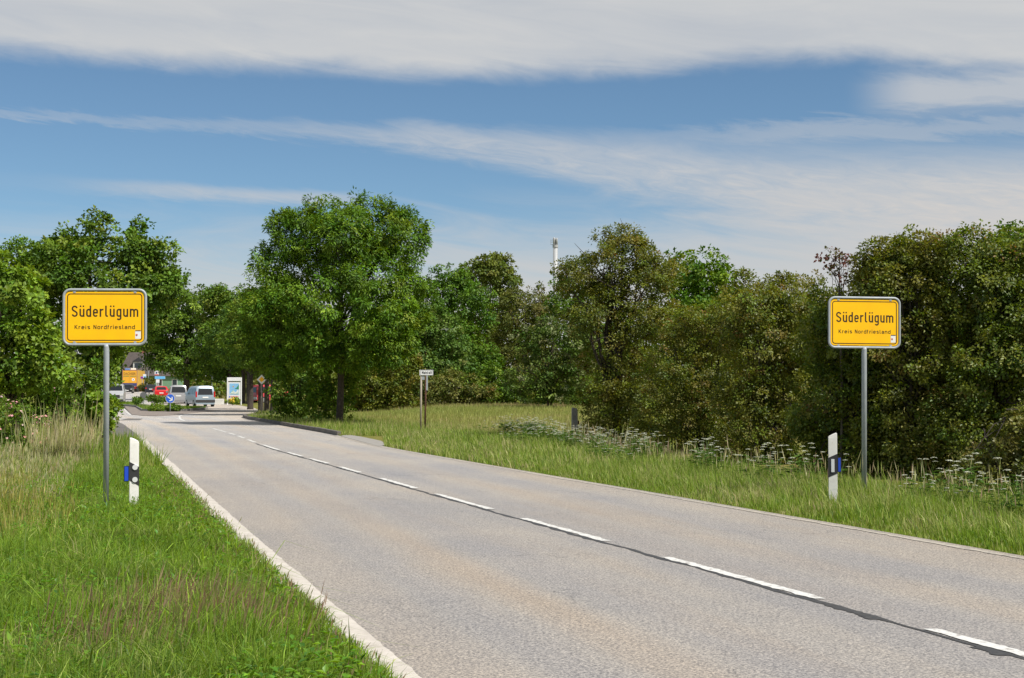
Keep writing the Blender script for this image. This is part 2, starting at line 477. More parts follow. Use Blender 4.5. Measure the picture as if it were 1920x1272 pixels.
def asphalt_mat():
    ma = bpy.data.materials.new('old_asphalt'); ma.use_nodes = True
    nt = ma.node_tree; N, L = nt.nodes.new, nt.links.new; b = nt.nodes['Principled BSDF']
    b.inputs['Roughness'].default_value = .68; b.inputs['Specular IOR Level'].default_value = .5
    tc = N('ShaderNodeTexCoord'); uv = N('ShaderNodeUVMap'); uv.uv_map = 'lane'
    sp = N('ShaderNodeSeparateXYZ'); L(uv.outputs[0], sp.inputs[0])
    def nz(s, d, vec=None, rough=.6):
        n = N('ShaderNodeTexNoise'); n.inputs['Scale'].default_value = s; n.inputs['Detail'].default_value = d
        n.inputs['Roughness'].default_value = rough
        L(vec if vec else tc.outputs['Object'], n.inputs['Vector']); return n.outputs[0]
    def ramp(v, cols):
        r = N('ShaderNodeValToRGB'); L(v, r.inputs[0]); e = r.color_ramp.elements
        while len(e) < len(cols): e.new(.5)
        for q, (p, c) in zip(e, cols): q.position = p; q.color = (*c, 1)
        return r.outputs[0]
    def mul(a, c, f=1.0, t='MULTIPLY'):
        mx = N('ShaderNodeMix'); mx.data_type = 'RGBA'; mx.blend_type = t
        if isinstance(f, float): mx.inputs[0].default_value = f
        else: L(f, mx.inputs[0])
        L(a, mx.inputs[6])
        if isinstance(c, tuple): mx.inputs[7].default_value = (*c, 1)
        else: L(c, mx.inputs[7])
        return mx.outputs[2]
    # long stains along the lane: across-road coordinate fine, along-road coordinate coarse
    mp = N('ShaderNodeMapping'); mp.inputs['Scale'].default_value = (1.0, .09, 1); L(uv.outputs[0], mp.inputs[0])
    long_ = nz(1.3, 4, mp.outputs[0], .5)
    patch = nz(.28, 5)
    base = ramp(long_, [(.32, (.255, .246, .240)), (.5, (.287, .270, .252)), (.68, (.288, .260, .230))])
    base = mul(base, ramp(patch, [(.3, (.88, .89, .92)), (.7, (1.08, 1.05, 1.0))]))
    # wheel tracks polished grey, oil-brown strip in the middle of each lane
    wt = N('ShaderNodeFloatCurve'); cu = wt.mapping.curves[0]
    pts = [(0, .5), (.10, .62), (.17, .30), (.26, .75), (.36, .25), (.45, .5), (.55, .35), (.64, .3), (.74, .68), (.84, .3), (.92, .5), (1, .6)]
    cu.points[0].location = pts[0]; cu.points[-1].location = pts[-1]
    for p in pts[1:-1]: cu.points.new(*p)
    wt.mapping.update()
    dv = N('ShaderNodeMath'); dv.operation = 'DIVIDE'; L(sp.outputs[0], dv.inputs[0]); dv.inputs[1].default_value = 6.8
    L(dv.outputs[0], wt.inputs['Value'])
    base = mul(base, ramp(wt.outputs[0], [(.25, (.90, .92, .97)), (.5, (1, 1, 1)), (.75, (1.03, .98, .925))]))
    # aggregate: pale and dark grains
    g1 = nz(55, 3, None, .85); g2 = nz(28, 4, None, .7)
    base = mul(base, ramp(g1, [(.38, (.38, .38, .41)), (.5, (.98, .98, .98)), (.63, (1.75, 1.70, 1.6))]), .9)
    base = mul(base, ramp(g2, [(.3, (.84, .84, .86)), (.7, (1.14, 1.13, 1.1))]))
    # grazing sheen painted into the base colour, paler towards the village
    graze = N('ShaderNodeMapRange'); L(sp.outputs[1], graze.inputs[0]); graze.inputs[1].default_value = 18; graze.inputs[2].default_value = 75
    base = mul(base, ramp(graze.outputs[0], [(0, (1, 1, 1)), (1, (1.5, 1.52, 1.54))]))
    # sealed cracks and stains here and there
    cr = nz(.9, 9, mp.outputs[0], .75)
    base = mul(base, ramp(cr, [(.27, (.72, .72, .74)), (.36, (1, 1, 1))]))
    vo = N('ShaderNodeTexVoronoi'); vo.feature = 'DISTANCE_TO_EDGE'; vo.inputs['Scale'].default_value = .9
    wp = N('ShaderNodeTexNoise'); wp.inputs['Scale'].default_value = 1.7; wp.inputs['Detail'].default_value = 6; L(tc.outputs['Object'], wp.inputs['Vector'])
    va = N('ShaderNodeVectorMath'); va.operation = 'MULTIPLY_ADD'; L(wp.outputs['Color'], va.inputs[0]); va.inputs[1].default_value = (1.1, 1.1, 0); L(tc.outputs['Object'], va.inputs[2]); L(va.outputs[0], vo.inputs['Vector'])
    ck = ramp(vo.outputs['Distance'], [(0, (1, 1, 1)), (.012, (0, 0, 0))]); msk = ramp(nz(.33, 3), [(.52, (0, 0, 0)), (.60, (.75, .75, .75))])
    mm = N('ShaderNodeMath'); mm.operation = 'MULTIPLY'; L(ck, mm.inputs[0]); L(msk, mm.inputs[1])
    base = mul(base, (.45, .45, .47), mm.outputs[0])
    L(base, b.inputs['Base Color'])
    bp = N('ShaderNodeBump'); bp.inputs['Strength'].default_value = .35; bp.inputs['Distance'].default_value = .006
    L(g1, bp.inputs['Height']); L(bp.outputs[0], b.inputs['Normal'])
    return ma


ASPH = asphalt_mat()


def strip(name, fa, fb, y0, y1, z, m, cross=2, step=.5, parent=None):
    ys = np.arange(y0, y1 + 1e-6, step); a = fa(ys); b = fb(ys)
    us = np.linspace(0, 1, cross)
    X = a[:, None] * (1 - us) + b[:, None] * us
    Vv = np.stack([X, np.repeat(ys[:, None], cross, 1), np.repeat((zt(ys) + z)[:, None], cross, 1)], -1).reshape(-1, 3)
    I = np.arange(len(ys) - 1)[:, None] * cross + np.arange(cross - 1)[None]
    Qd = np.stack([I, I + 1, I + 1 + cross, I + cross], -1).reshape(-1, 4)
    o = npmesh(name, Vv, Qd, m, parent)
    uvl = o.data.uv_layers.new(name='lane')
    vi = np.empty(len(o.data.loops), np.int32); o.data.loops.foreach_get('vertex_index', vi)
    lat = (X - a[:, None]).reshape(-1); lon = np.repeat(ys * 1.04, cross)
    uvl.data.foreach_set('uv', np.stack([lat[vi], lon[vi]], -1).astype(np.float32).ravel())
    return o


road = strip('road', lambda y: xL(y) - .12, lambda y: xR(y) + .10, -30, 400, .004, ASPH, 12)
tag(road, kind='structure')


def paint_mat(name, col, worn, wear):
    """road paint worn through to the asphalt colour in ragged patches"""
    return mat(name, col, .7, noise=(worn, 14, wear, wear + .12), bump=.2, bscale=60)


PAINT = paint_mat('road_paint', (.60, .60, .58), (.30, .28, .26), .52)
EDGEP = mat('edge_paint', (.56, .52, .47), .75, noise=((.42, .38, .335), 5, .35, .7), bump=.2, bscale=60)
EDGEP2 = paint_mat('edge_paint_thin', (.43, .39, .33), (.28, .255, .225), .45)
rng = np.random.default_rng(7)


def wobble_strip(name, f, y0, y1, off0, off1, z, m, parent, amp=.012, step=.12, sd=1):
    r = np.random.default_rng(sd); ys = np.arange(y0, y1, step)
    if len(ys) < 3: ys = np.linspace(y0, y1, 4)
    def wn(): 
        q = r.normal(0, 1, len(ys) + 6); q = np.convolve(q, np.ones(4) / 4, 'same')[3:-3]; return q * amp + r.normal(0, amp * .4, len(ys))
    a = f(ys) + off0 + wn(); b = f(ys) + off1 + wn()
    V = np.concatenate([np.stack([a, ys, zt(ys) + z], -1), np.stack([b, ys, zt(ys) + z], -1)])
    n = len(ys); i = np.arange(n - 1)
    Qd = np.stack([i, i + n, i + n + 1, i + 1], -1)
    return npmesh(name, V, Qd, m, parent)


wobble_strip('edge_line', xL, -25, 50, -.14, .105, .009, EDGEP, road, .010, .12, 2)
wobble_strip('edge_line', xR, -25, 52, -.12, -.03, .009, EDGEP2, road, .018, .12, 3)
TAR = mat('tar', (.028, .028, .03), .55, noise=((.05, .05, .05), 25, .4, .6))
# the tar seam runs just left of the centre line and creeps under it
wobble_strip('tar_seam', xC, -20, 44, -.095, -.035, .0075, TAR, road, .022, .16, 5)
wobble_strip('tar_blot', xC, 9.0, 9.35, -.16, -.05, .008, TAR, road, .02, .05, 6)
wobble_strip('tar_blot', xC, 10.4, 11.15, -.13, -.035, .008, TAR, road, .02, .05, 8)
dash = [(1241, 1045.5, 1535.6, 1125), (974.5, 973, 1138.5, 1016), (815.6, 927, 921, 956), (710, 897.6, 783.5, 916.6),
        (636, 876.2, 676.5, 887), (577.7, 860.5, 614, 870), (533, 849, 563, 856.5), (488, 835, 518, 844.5), (465, 825, 482, 830),
        (446, 818, 460, 822.5), (430, 812.5, 442, 816), (415, 807.5, 426, 811), (396, 804, 411, 807.5)]
spans = [(gp(c, d)[1], gp(a, b)[1]) for a, b, c, d in dash]
spans += [(gp(1736, 1180.5)[1] - 2.85, gp(1736, 1180.5)[1])] + [(gp(1736, 1180.5)[1] - 2.85 - 4.3 * k, gp(1736, 1180.5)[1] - 4.3 * k) for k in range(1, 5)]
for k, (a, b) in enumerate(spans):
    wobble_strip('lane_dash', xC, a, b, -.030, .078, .010, PAINT, road, .014, .06, 20 + k)
# lines that part left and right of the island
isl_l = [gp(*p) for p in [(346, 790), (330, 785), (308, 781.6), (285, 780), (262, 779.5)]]
isl_r = [gp(*p) for p in [(346, 790), (338, 786), (336, 782), (341, 779), (354, 777)]]


def poly_ribbon(name, pts, w, z, m, parent):
    P = [Vector((p[0], p[1])) for p in pts]; n = len(P); A = []; B = []
    for i in range(n):
        t = (P[min(i + 1, n - 1)] - P[max(i - 1, 0)]).normalized(); nn = Vector((-t.y, t.x)) * w / 2
        A.append(P[i] + nn); B.append(P[i] - nn)
    V = [(p.x, p.y, float(zt(p.y)) + z) for p in A + B]
    return npmesh(name, V, [(i, i + 1, n + i + 1, n + i) for i in range(n - 1)], m, parent)


poly_ribbon('guide_line', isl_l, .09, .010, PAINT, road)
poly_ribbon('guide_line', isl_r, .11, .011, PAINT, road)
poly_ribbon('guide_line', [gp(245, 779), gp(236, 772), gp(229, 764)], .10, .010, PAINT, road)

# dark gutter on the left, patch of old asphalt and a repair on the road
DARKASP = mat('dark_asphalt', (.10, .092, .088), .85, noise=((.16, .15, .14), 3, .35, .65), bump=.3, bscale=70)
gut = strip('gutter', lambda y: xL(y) - .75, lambda y: xL(y) - .02, 46, 74, .0075, DARKASP, 2); tag(gut, kind='structure')
npmesh('asphalt_repair', [(*gp(222, 789), .0085), (*gp(262, 788.5), .0085), (*gp(268, 785.5), .0085), (*gp(240, 785), .0085), (*gp(220, 786.5), .0085)],
       [(0, 1, 2, 3), (0, 3, 4, 4)][:1], DARKASP, road)
lay = [gp(634, 818.5), gp(705, 838), gp(720, 835), gp(710, 827.5), (gp(672, 819.5)), gp(645, 815.5)]
bay = MB().add([(p[0] + .08, p[1], .012) for p in lay], [tuple(range(len(lay)))]).build(
    'path', mat('bay_asphalt', (.24, .225, .21), .85, noise=((.30, .285, .26), 4, .35, .65), bump=.3, bscale=70))
tag(bay, kind='structure')

KERB = mat('kerb_stone', (.17, .15, .135), .85, noise=((.085, .078, .07), 5, .35, .65), bump=.4, bscale=25)
GRANITE = mat('kerb_granite', (.26, .25, .24), .85, noise=((.15, .145, .14), 6, .35, .65), bump=.4, bscale=25)


def kerb_run(name, pts, w, h, m, length=1.0, parent=None):
    """row of separate kerb stones, each a child mesh"""
    P = [Vector((p[0], p[1])) for p in pts]; segs = []
    for i in range(len(P) - 1):
        n = max(1, round((P[i + 1] - P[i]).length / length))
        for k in range(n): segs.append((P[i].lerp(P[i + 1], k / n), P[i].lerp(P[i + 1], (k + 1) / n)))
    r = random.Random(len(segs))
    me = None; root = empty(name, (P[0].x, P[0].y, float(zt(P[0].y)))); tag(root, kind='structure')
    for a, b in segs:
        d = b - a; Ln = d.length; ang = math.atan2(d.y, d.x); mid = (a + b) / 2
        if me is None:
            o = MB().box(-.5, .5, -.5, .5, -.5, 1).build('kerb_stone', m, root, bevel=.04); me = o.data
        else:
            o = bpy.data.objects.new('kerb_stone', me); C.objects.link(o); o.parent = root
        o.location = (mid.x - P[0].x, mid.y - P[0].y, float(zt(mid.y)) - float(zt(P[0].y)) + r.uniform(-.006, .006)); o.rotation_euler[2] = ang
        o.scale = (Ln - .012, w, h)
    return root


ky = np.linspace(gp(632, 817)[1], 86, 26)
kerb_run('kerb', [(float(xR(y)) + .14, float(y)) for y in ky] + [(-13.6, 90), (-14.0, 94)], .15, .15, KERB, 1.3)
kyl = np.linspace(50, 74, 14)
kerb_run('kerb', [(float(xL(y)) - .85, float(y)) for y in kyl], .14, .07, KERB, 1.6)
# traffic island: cobbled apron, kerb and turf
apron = [gp(*p) for p in [(231.5, 763), (247, 778), (268, 780.3), (294, 781), (318, 779.8), (333, 778), (352, 776), (380, 773.5), (414, 770.6)]]
apron += [(-30.5, 128), (-37, 142), (-40.5, 146)]
COB = mat('cobble_bed', (.26, .215, .185), .9, noise=((.16, .135, .12), 4.5, .4, .6), bump=.8, bscale=7)
ap = MB().add([(p[0], p[1], float(zt(p[1])) + .03) for p in apron] + [(p[0], p[1], -.02) for p in apron],
              [tuple(range(len(apron)))] + [(i, (i + 1) % len(apron), (i + 1) % len(apron) + len(apron), i + len(apron)) for i in range(len(apron))]).build('pavement', COB)
tag(ap, kind='structure')
turf = [gp(*p) for p in [(249, 760.5), (258, 767), (267.6, 772), (300, 772.6), (351, 771.8), (388.6, 768.5)]] + [(-31.5, 126), (-37, 139)]
kerb_run('kerb', turf + [turf[0]], .16, .19, GRANITE, 1.2)
cxt = sum(p[0] for p in turf) / len(turf); cyt = sum(p[1] for p in turf) / len(turf)
tb = MB().add([(p[0], p[1], .13 + float(zt(p[1]))) for p in turf] + [(cxt, cyt, .32)], [(i, (i + 1) % len(turf), len(turf)) for i in range(len(turf))]).build(
    'island_turf', mat('turf', (.10, .15, .03), .9, noise=((.16, .17, .05), 2, .35, .65), bump=.8, bscale=9))
tag(tb, kind='structure')


# ------------------------------------------------------------------ vegetation
def unit(v): return v / (np.linalg.norm(v, axis=-1, keepdims=True) + 1e-9)


def pick(cols, n, r, jit=.18):
    """colours drawn from (weight, rgb) with brightness jitter"""
    w = np.array([c[0] for c in cols], float); w /= w.sum()
    base = np.array([c[1] for c in cols])[r.choice(len(cols), n, p=w)]
    return base * np.exp(r.normal(0, jit, (n, 1))) * (1 + r.normal(0, .05, (n, 3)))


def leaves(P, D, Nn, length, width, fold, r):
    """diamond leaves folded on the midrib; P base points, D axis, Nn up side"""
    n = len(P); L = length * r.uniform(.7, 1.3, (n, 1)); W = width * r.uniform(.75, 1.25, (n, 1))
    S = unit(np.cross(D, Nn)); U = unit(np.cross(S, D))
    mid = P + D * L * .45
    V = np.stack([P, mid + S * W * .5 + U * W * fold, P + D * L - U * L * .12, mid - S * W * .5 + U * W * fold], 1)
    i = np.arange(n)[:, None] * 4
    T = np.concatenate([i + np.array([[0, 1, 2]]), i + np.array([[0, 2, 3]])])
    return V.reshape(-1, 3), T


def crown_points(lobes, n, r, shell=.72, rough=.16, clump=.34, cmin=.22):
    """points spread over leafy clumps that sit on the lobes, and some inside; returns points and outward directions"""
    lob = np.array(lobes, float); subs = []
    for l in lob:
        m = (l[3] * l[4] * l[5]) ** (1 / 3); c = max(cmin, clump * m)
        k = int(max(3, 3.6 * (m / c) ** 2 * .66))
        d = unit(r.normal(0, 1, (k, 3)) + np.array([0, 0, .12])); cc = c * np.exp(r.normal(0, .25, (k, 1)))
        subs.append(np.concatenate([l[:3] + d * np.maximum(l[3:] * .98 - cc * .5, .05), np.repeat(cc, 3, 1) * np.array([1, 1, .82]), d], 1))
    sub = np.concatenate(subs)
    q = np.full(len(sub), 9.0)
    for j in range(len(lob)):
        q = np.minimum(q, np.linalg.norm((sub[:, :3] - lob[j, :3]) / lob[j, 3:], axis=1))
    sub = sub[(q > .62) | (r.random(len(sub)) < .15)]
    ws = sub[:, 3] ** 2; ws /= ws.sum(); wl = (lob[:, 3] * lob[:, 4] * lob[:, 5]) ** (2 / 3); wl /= wl.sum()
    ns = int(n * shell); k = r.choice(len(sub), ns, p=ws)
    d = unit(r.normal(0, 1, (ns, 3)) + sub[k, 6:] * .7)
    p = sub[k, :3] + d * sub[k, 3:6] * (r.uniform(.55, 1.08, ns) * (1 + r.normal(0, rough * .5, ns)))[:, None]
    d = unit(d + sub[k, 6:] * .35)
    k2 = r.choice(len(lob), n - ns, p=wl); d2 = unit(r.normal(0, 1, (n - ns, 3)))
    p2 = lob[k2, :3] + d2 * lob[k2, 3:] * r.uniform(.25, .86, (n - ns, 1))
    return np.concatenate([p, p2]), np.concatenate([d, d2])


def crown_mesh(lobes, tufts, per, tuft_r, length, width, cols, seed, droop=.25, flat=.7, shell=.75, zmin=0.0, up=.45, clump=.34):
    r = np.random.default_rng(seed)
    tufts = int(tufts * 1.25); tuft_r *= .82
    c, d = crown_points(lobes, tufts, r, shell, .16, clump, tuft_r * .9)
    tc = pick(cols, tufts, r, .14)
    size = tuft_r * np.exp(r.normal(0, .28, tufts))
    per_i = np.maximum(3, (per * r.uniform(.6, 1.4, tufts)).astype(int))
    idx = np.repeat(np.arange(tufts), per_i); n = len(idx)
    o = unit(r.normal(0, 1, (n, 3)) + d[idx] * .55) * (r.random((n, 1)) ** .45) * size[idx][:, None]
    o[:, 2] *= flat
    P = c[idx] + o
    ax_ = unit(unit(o) * 1.0 + d[idx] * .4 + r.normal(0, .55, (n, 3)) - np.array([0, 0, droop]))
    nn = unit(np.array([0, 0, up]) + d[idx] * 1.05 + unit(o) * .2 + r.normal(0, .27, (n, 3)))
    nn = nn + 1e-3
    lc = tc[idx] * np.exp(r.normal(0, .16, (n, 1)))
    ok = P[:, 2] > zmin
    P, ax_, nn, lc = P[ok], ax_[ok], nn[ok], lc[ok]
    V, T = leaves(P, ax_, nn, length, width, .18, r)
    return V, T, np.repeat(lc, 4, 0), c


BARK = mat('bark', (.075, .058, .045), .95, noise=((.035, .028, .024), 9, .35, .65), bump=.8, bscale=22)
BARK2 = mat('bark_pale', (.16, .135, .11), .95, noise=((.07, .06, .05), 9, .35, .65), bump=.8, bscale=22)
LEAF = leafmat('foliage')
LEAFG = leafmat('foliage_glossy', .36, .02, .45)
GRASSM = leafmat('grass_blades', .34, .012, .5)


def limbs(trunk_top, targets, r0, seed, sag=.15, seg=5, fork=2):
    rr = random.Random(seed); mb = MB()
    for t in targets:
        a = Vector(trunk_top(rr)); b = Vector(t); d = b - a; n = 4
        pts = []
        for i in range(n + 1):
            s = i / n; p = a.lerp(b, s); p += Vector((rr.uniform(-1, 1), rr.uniform(-1, 1), rr.uniform(-1, 1))) * d.length * .05 * (0 < s < 1)
            p.z += math.sin(s * math.pi) * d.length * sag; pts.append(p)
        mb.tube(pts, [r0 * (1 - .85 * i / n) for i in range(n + 1)], seg, cap=False)
        for f in range(fork):
            k = rr.choice((2, 3)); e = pts[k] + Vector((rr.uniform(-1, 1), rr.uniform(-1, 1), rr.uniform(-.2, 1))) * d.length * .3
            mb.tube([pts[k], pts[k].lerp(e, .5) + Vector((0, 0, .05)), e], [r0 * .4, r0 * .25, r0 * .08], 4, cap=False)
    return mb


def tree(name, label, cat, loc, lobes, tufts, per, tuft_r, length, width, cols, seed, trunk_h=2.5, trunk_r=.16, lean=(0, 0), nl=14,
         group=None, bark=None, leaf=None, rz=0.0, multi=1, **kw):
    root = empty(name, loc, rz, label, cat, group)
    V, T, col, cen = crown_mesh(lobes, tufts, per, tuft_r, length, width, cols, seed, **kw)
    npmesh('crown', V, T, leaf or LEAF, root, col)
    rr = random.Random(seed); top = max(l[2] for l in lobes); mb = MB()
    for k in range(multi):
        jj = min(.35, trunk_r * .75)
        bx, by = ((rr.uniform(-jj, jj), rr.uniform(-jj, jj)) if multi > 1 else (0, 0))
        tx, ty = lean[0] + bx / jj * .6 * (multi > 1), lean[1] + by / jj * .6 * (multi > 1)
        tr = trunk_r * (.6 if multi > 1 else 1)
        mb.tube([(bx, by, -.15), (bx, by, .12), (bx + (tx - bx) * .25 + .03, by + (ty - by) * .25, trunk_h * .4), (bx + (tx - bx) * .55, by + (ty - by) * .55, trunk_h), (tx, ty, top)],
                [tr * 1.5, tr * 1.12, tr, tr * .8, tr * .2], 9)
    mb.build('trunk', bark or BARK, root, smooth=True)
    if nl:
        r = np.random.default_rng(seed + 5); tg = cen[r.choice(len(cen), min(nl, len(cen)), replace=False)]
        limbs(lambda q: (lean[0] * .6, lean[1] * .6, trunk_h * q.uniform(.75, 1.3)), [tuple(t) for t in tg], trunk_r * .42, seed).build('limbs', bark or BARK, root, smooth=True)
    return root


def copy_tree(src, loc, rz, sc, label, cat=None):
    o = src.copy(); C.objects.link(o); o.location = loc; o.rotation_euler = (0, 0, rz); o.scale = sc; o['label'] = label
    for ch in src.children:
        c = ch.copy(); C.objects.link(c); c.parent = o
    return o


ASH = [(4, (.090, .180, .011)), (3, (.122, .215, .014)), (2, (.064, .138, .014)), (1.5, (.17, .25, .022))]
LIND = [(4, (.086, .156, .015)), (2, (.13, .21, .021)), (2, (.060, .118, .015)), (1, (.18, .24, .034))]
LIGHT = [(4, (.15, .245, .022)), (3, (.19, .275, .030)), (2, (.095, .18, .020))]
HAW = [(5, (.135, .150, .018)), (3, (.175, .172, .028)), (3, (.085, .118, .015)), (.35, (.22, .16, .045)), (2.5, (.15, .19, .022))]
HAWG = [(4, (.120, .160, .017)), (2, (.165, .185, .028)), (3, (.075, .118, .014)), (.2, (.21, .15, .04))]
OLIVE = [(4, (.130, .145, .028)), (3, (.095, .120, .022)), (2, (.18, .17, .045))]
BLUEG = [(4, (.075, .145, .022)), (3, (.11, .185, .032)), (1, (.16, .21, .05))]


def L_(pxc, pyc, d, D, base, rpx, rpy, depth=None, dy=0.0):
    """lobe in tree coordinates from its place in the photo at distance D; base = x,y of the trunk"""
    x = ax(pxc, D) - base[0]; z = az_(pyc, D); rx = rpx / FOC * D; rz_ = rpy / FOC * D
    return (x, D - base[1] + dy, z - d, rx, depth or rx, rz_)


# the big ash beside the kerb
D = 68.0; b0 = (ax(637, D), D)
ash = tree('ash_tree', 'tall dark green ash tree standing alone behind the dark roadside kerb', 'tree', (*b0, 0),
     [L_(640, 560, 0, D, b0, 150, 120, 3.5), L_(685, 430, 0, D, b0, 74, 56, 1.9), L_(560, 450, 0, D, b0, 62, 55, 1.8), L_(752, 460, 0, D, b0, 42, 66, 1.6),
      L_(640, 470, 0, D, b0, 80, 70, 2.3, -.8), L_(512, 520, 0, D, b0, 42, 70, 1.7), L_(765, 565, 0, D, b0, 40, 56, 1.6), L_(715, 590, 0, D, b0, 62, 55, 1.6, -2.2),
      L_(620, 570, 0, D, b0, 70, 55, 1.6, -2.4), L_(545, 590, 0, D, b0, 60, 60, 1.7, -1.4), L_(500, 610, 0, D, b0, 32, 60, 1.2), L_(600, 400, 0, D, b0, 40, 28, 1.0),
      L_(740, 408, 0, D, b0, 30, 26, .9), L_(520, 435, 0, D, b0, 24, 40, .8),
      L_(595, 655, 0, D, b0, 58, 46, 1.7, -1.2), L_(690, 655, 0, D, b0, 66, 40, 1.8, -.8), L_(535, 660, 0, D, b0, 46, 48, 1.5), L_(740, 640, 0, D, b0, 40, 40, 1.4), L_(640, 640, 0, D, b0, 90, 40, 2.2, 1.5)],
     2300, 36, .34, .17, .068, ASH, 11, 3.6, .15, (.1, 0), 22, droop=.55, flat=.85, shell=.8, clump=.30)

# lime trees along the road behind it
lime = tree('lime_tree', 'lime tree with dark trunk directly behind the yellow diamond sign', 'tree', (*gp(512, 779), 0),
     [(0, 0, 5.2, 2.7, 2.7, 2.5), (.7, -.5, 6.8, 1.7, 1.7, 1.5), (-1.2, .3, 6.2, 1.5, 1.6, 1.4), (1.6, .4, 4.6, 1.4, 1.5, 1.3), (-1.8, -.5, 4.3, 1.4, 1.5, 1.3)],
     700, 26, .42, .15, .12, LIND, 21, 2.8, .19, (0, 0), 10, group='lime trees along the road')
for (px, py, s, lb, a) in [(500, 773, .95, 'slim lime tree between the diamond sign and the leaning trunk', 1.9), (489, 771, 1.0, 'lime tree whose trunk stands just left of the diamond sign post', 3.3),
                           (466, 760.5, 1.12, 'lime tree beside the red and white van', 4.4), (456, 760, 1.15, 'lime tree right beside the blue tourist map board', 5.6)]:
    g = gp(px, py); copy_tree(lime, (g[0], g[1], float(zt(g[1]))), a, (s, s, s * 1.05), lb)
# thicket under the ash
D = 76.0; b = (ax(565, D), D)
tree('elm_bush', 'dark dense bush growing to the ground left of the ash trunk', 'bush', (*b, 0),
     [L_(565, 715, 0, D, b, 44, 80, 1.5), L_(590, 660, 0, D, b, 45, 40, 1.3), L_(545, 750, 0, D, b, 32, 45, 1.0), L_(610, 760, 0, D, b, 30, 35, 1.0)],
     420, 26, .3, .13, .10, LIND, 31, .8, .07, nl=6, multi=4, zmin=.02)
D = 71.0; b = (ax(640, D), D)
tree('lime_shoots', 'small leafy shoots with pale leaves around the ash trunk', 'bush', (*b, 0),
     [L_(632, 765, 0, D, b, 24, 36, .6), L_(662, 690, 0, D, b, 28, 45, .9), L_(618, 700, 0, D, b, 22, 50, .8), L_(600, 745, 0, D, b, 26, 50, .8), L_(655, 735, 0, D, b, 16, 30, .5)],
     230, 22, .26, .14, .11, LIGHT, 32, .5, .04, nl=8, multi=3, zmin=.02)

# large trees that hang over the cars
D = 172.0; zb = float(zt(D)); b = (ax(350, D), D)
big = tree('maple_tree', 'broad dark tree overhanging the parked silver van', 'tree', (*b, zb),
     [L_(335, 640, zb, D, b, 72, 62, 4.5), L_(312, 646, zb, D, b, 36, 44, 3.0), L_(345, 580, zb, D, b, 55, 42, 3.2), L_(385, 650, zb, D, b, 48, 52, 3.6), L_(310, 600, zb, D, b, 40, 40, 2.6), L_(370, 700, zb, D, b, 40, 22, 3)],
     900, 24, .75, .30, .22, LIND, 41, 4.5, .35, nl=10, zmin=2.5)
D = 158.0; zb = float(zt(D)); b = (ax(432, D), D)
tree('maple_tree', 'broad dark tree above the tourist map board', 'tree', (*b, zb),
     [L_(430, 620, zb, D, b, 60, 72, 3.6), L_(450, 570, zb, D, b, 40, 32, 2.4), L_(412, 590, zb, D, b, 40, 45, 2.6), L_(440, 670, zb, D, b, 60, 36, 3.0), L_(400, 670, zb, D, b, 40, 36, 2.6)],
     800, 24, .68, .28, .2, LIND, 42, 3.5, .3, nl=10, zmin=2.2)
D = 118.0; b = (ax(470, D), D)
tree('maple_tree', 'lighter green tree between the ash and the dark trees over the cars', 'tree', (*b, 0),
     [L_(470, 620, 0, D, b, 55, 52, 2.4), L_(440, 630, 0, D, b, 38, 40, 1.8), L_(490, 580, 0, D, b, 30, 30, 1.5), L_(450, 665, 0, D, b, 40, 24, 1.6)],
     480, 24, .48, .20, .14, [(3, (.06, .12, .016)), (2, (.09, .15, .022)), (1, (.035, .08, .014))], 43, 2.8, .22, nl=8, zmin=1.8)
D = 340.0; zb = float(zt(D)); b = (ax(230, D), D)
tree('village_tree', 'pale green tree rising behind the brown roofed house', 'tree', (*b, zb),
     [L_(225, 670, zb, D, b, 40, 60, 6), L_(262, 655, zb, D, b, 40, 40, 6), L_(200, 680, zb, D, b, 40, 50, 6)], 500, 20, 1.5, .6, .45, LIGHT, 44, 4, .4, nl=0, zmin=1)

# left side of the road
D = 60.0; b = (ax(167, D), D)
tree('lime_tree', 'big lime tree with dark trunk behind the sign nearest the silver oncoming van', 'tree', (*b, 0),
     [L_(190, 540, 0, D, b, 115, 75, 2.8), L_(200, 478, 0, D, b, 78, 42, 1.9), L_(120, 500, 0, D, b, 52, 50, 1.7), L_(275, 530, 0, D, b, 52, 55, 1.8), L_(310, 540, 0, D, b, 32, 30, 1.2),
      L_(178, 430, 0, D, b, 22, 34, .6), L_(255, 445, 0, D, b, 22, 32, .6), L_(300, 470, 0, D, b, 24, 26, .7), L_(335, 515, 0, D, b, 26, 16, .6), L_(118, 450, 0, D, b, 26, 24, .7), L_(215, 595, 0, D, b, 58, 42, 2.0), L_(150, 620, 0, D, b, 70, 55, 2.0, -.8), L_(85, 530, 0, D, b, 40, 60, 1.5), L_(196, 690, 0, D, b, 24, 34, 1.0)],
     1150, 26, .34, .15, .12, [(4, (.088, .165, .016)), (3, (.125, .205, .022)), (2, (.060, .12, .016)), (1.5, (.18, .24, .03))], 51, 3.0, .16, nl=16)
D = 72.0; b = (ax(40, D), D)
tree('oak_tree', 'small dark tree peeking out behind the lime left of the sign', 'tree', (*b, 0),
     [L_(35, 480, 0, D, b, 32, 34, 1.0), L_(70, 520, 0, D, b, 40, 40, 1.3), L_(20, 560, 0, D, b, 50, 50, 1.5)], 240, 24, .32, .15, .10, ASH, 52, 3, .12, nl=8)
D = 41.0; b = (ax(20, D), D)
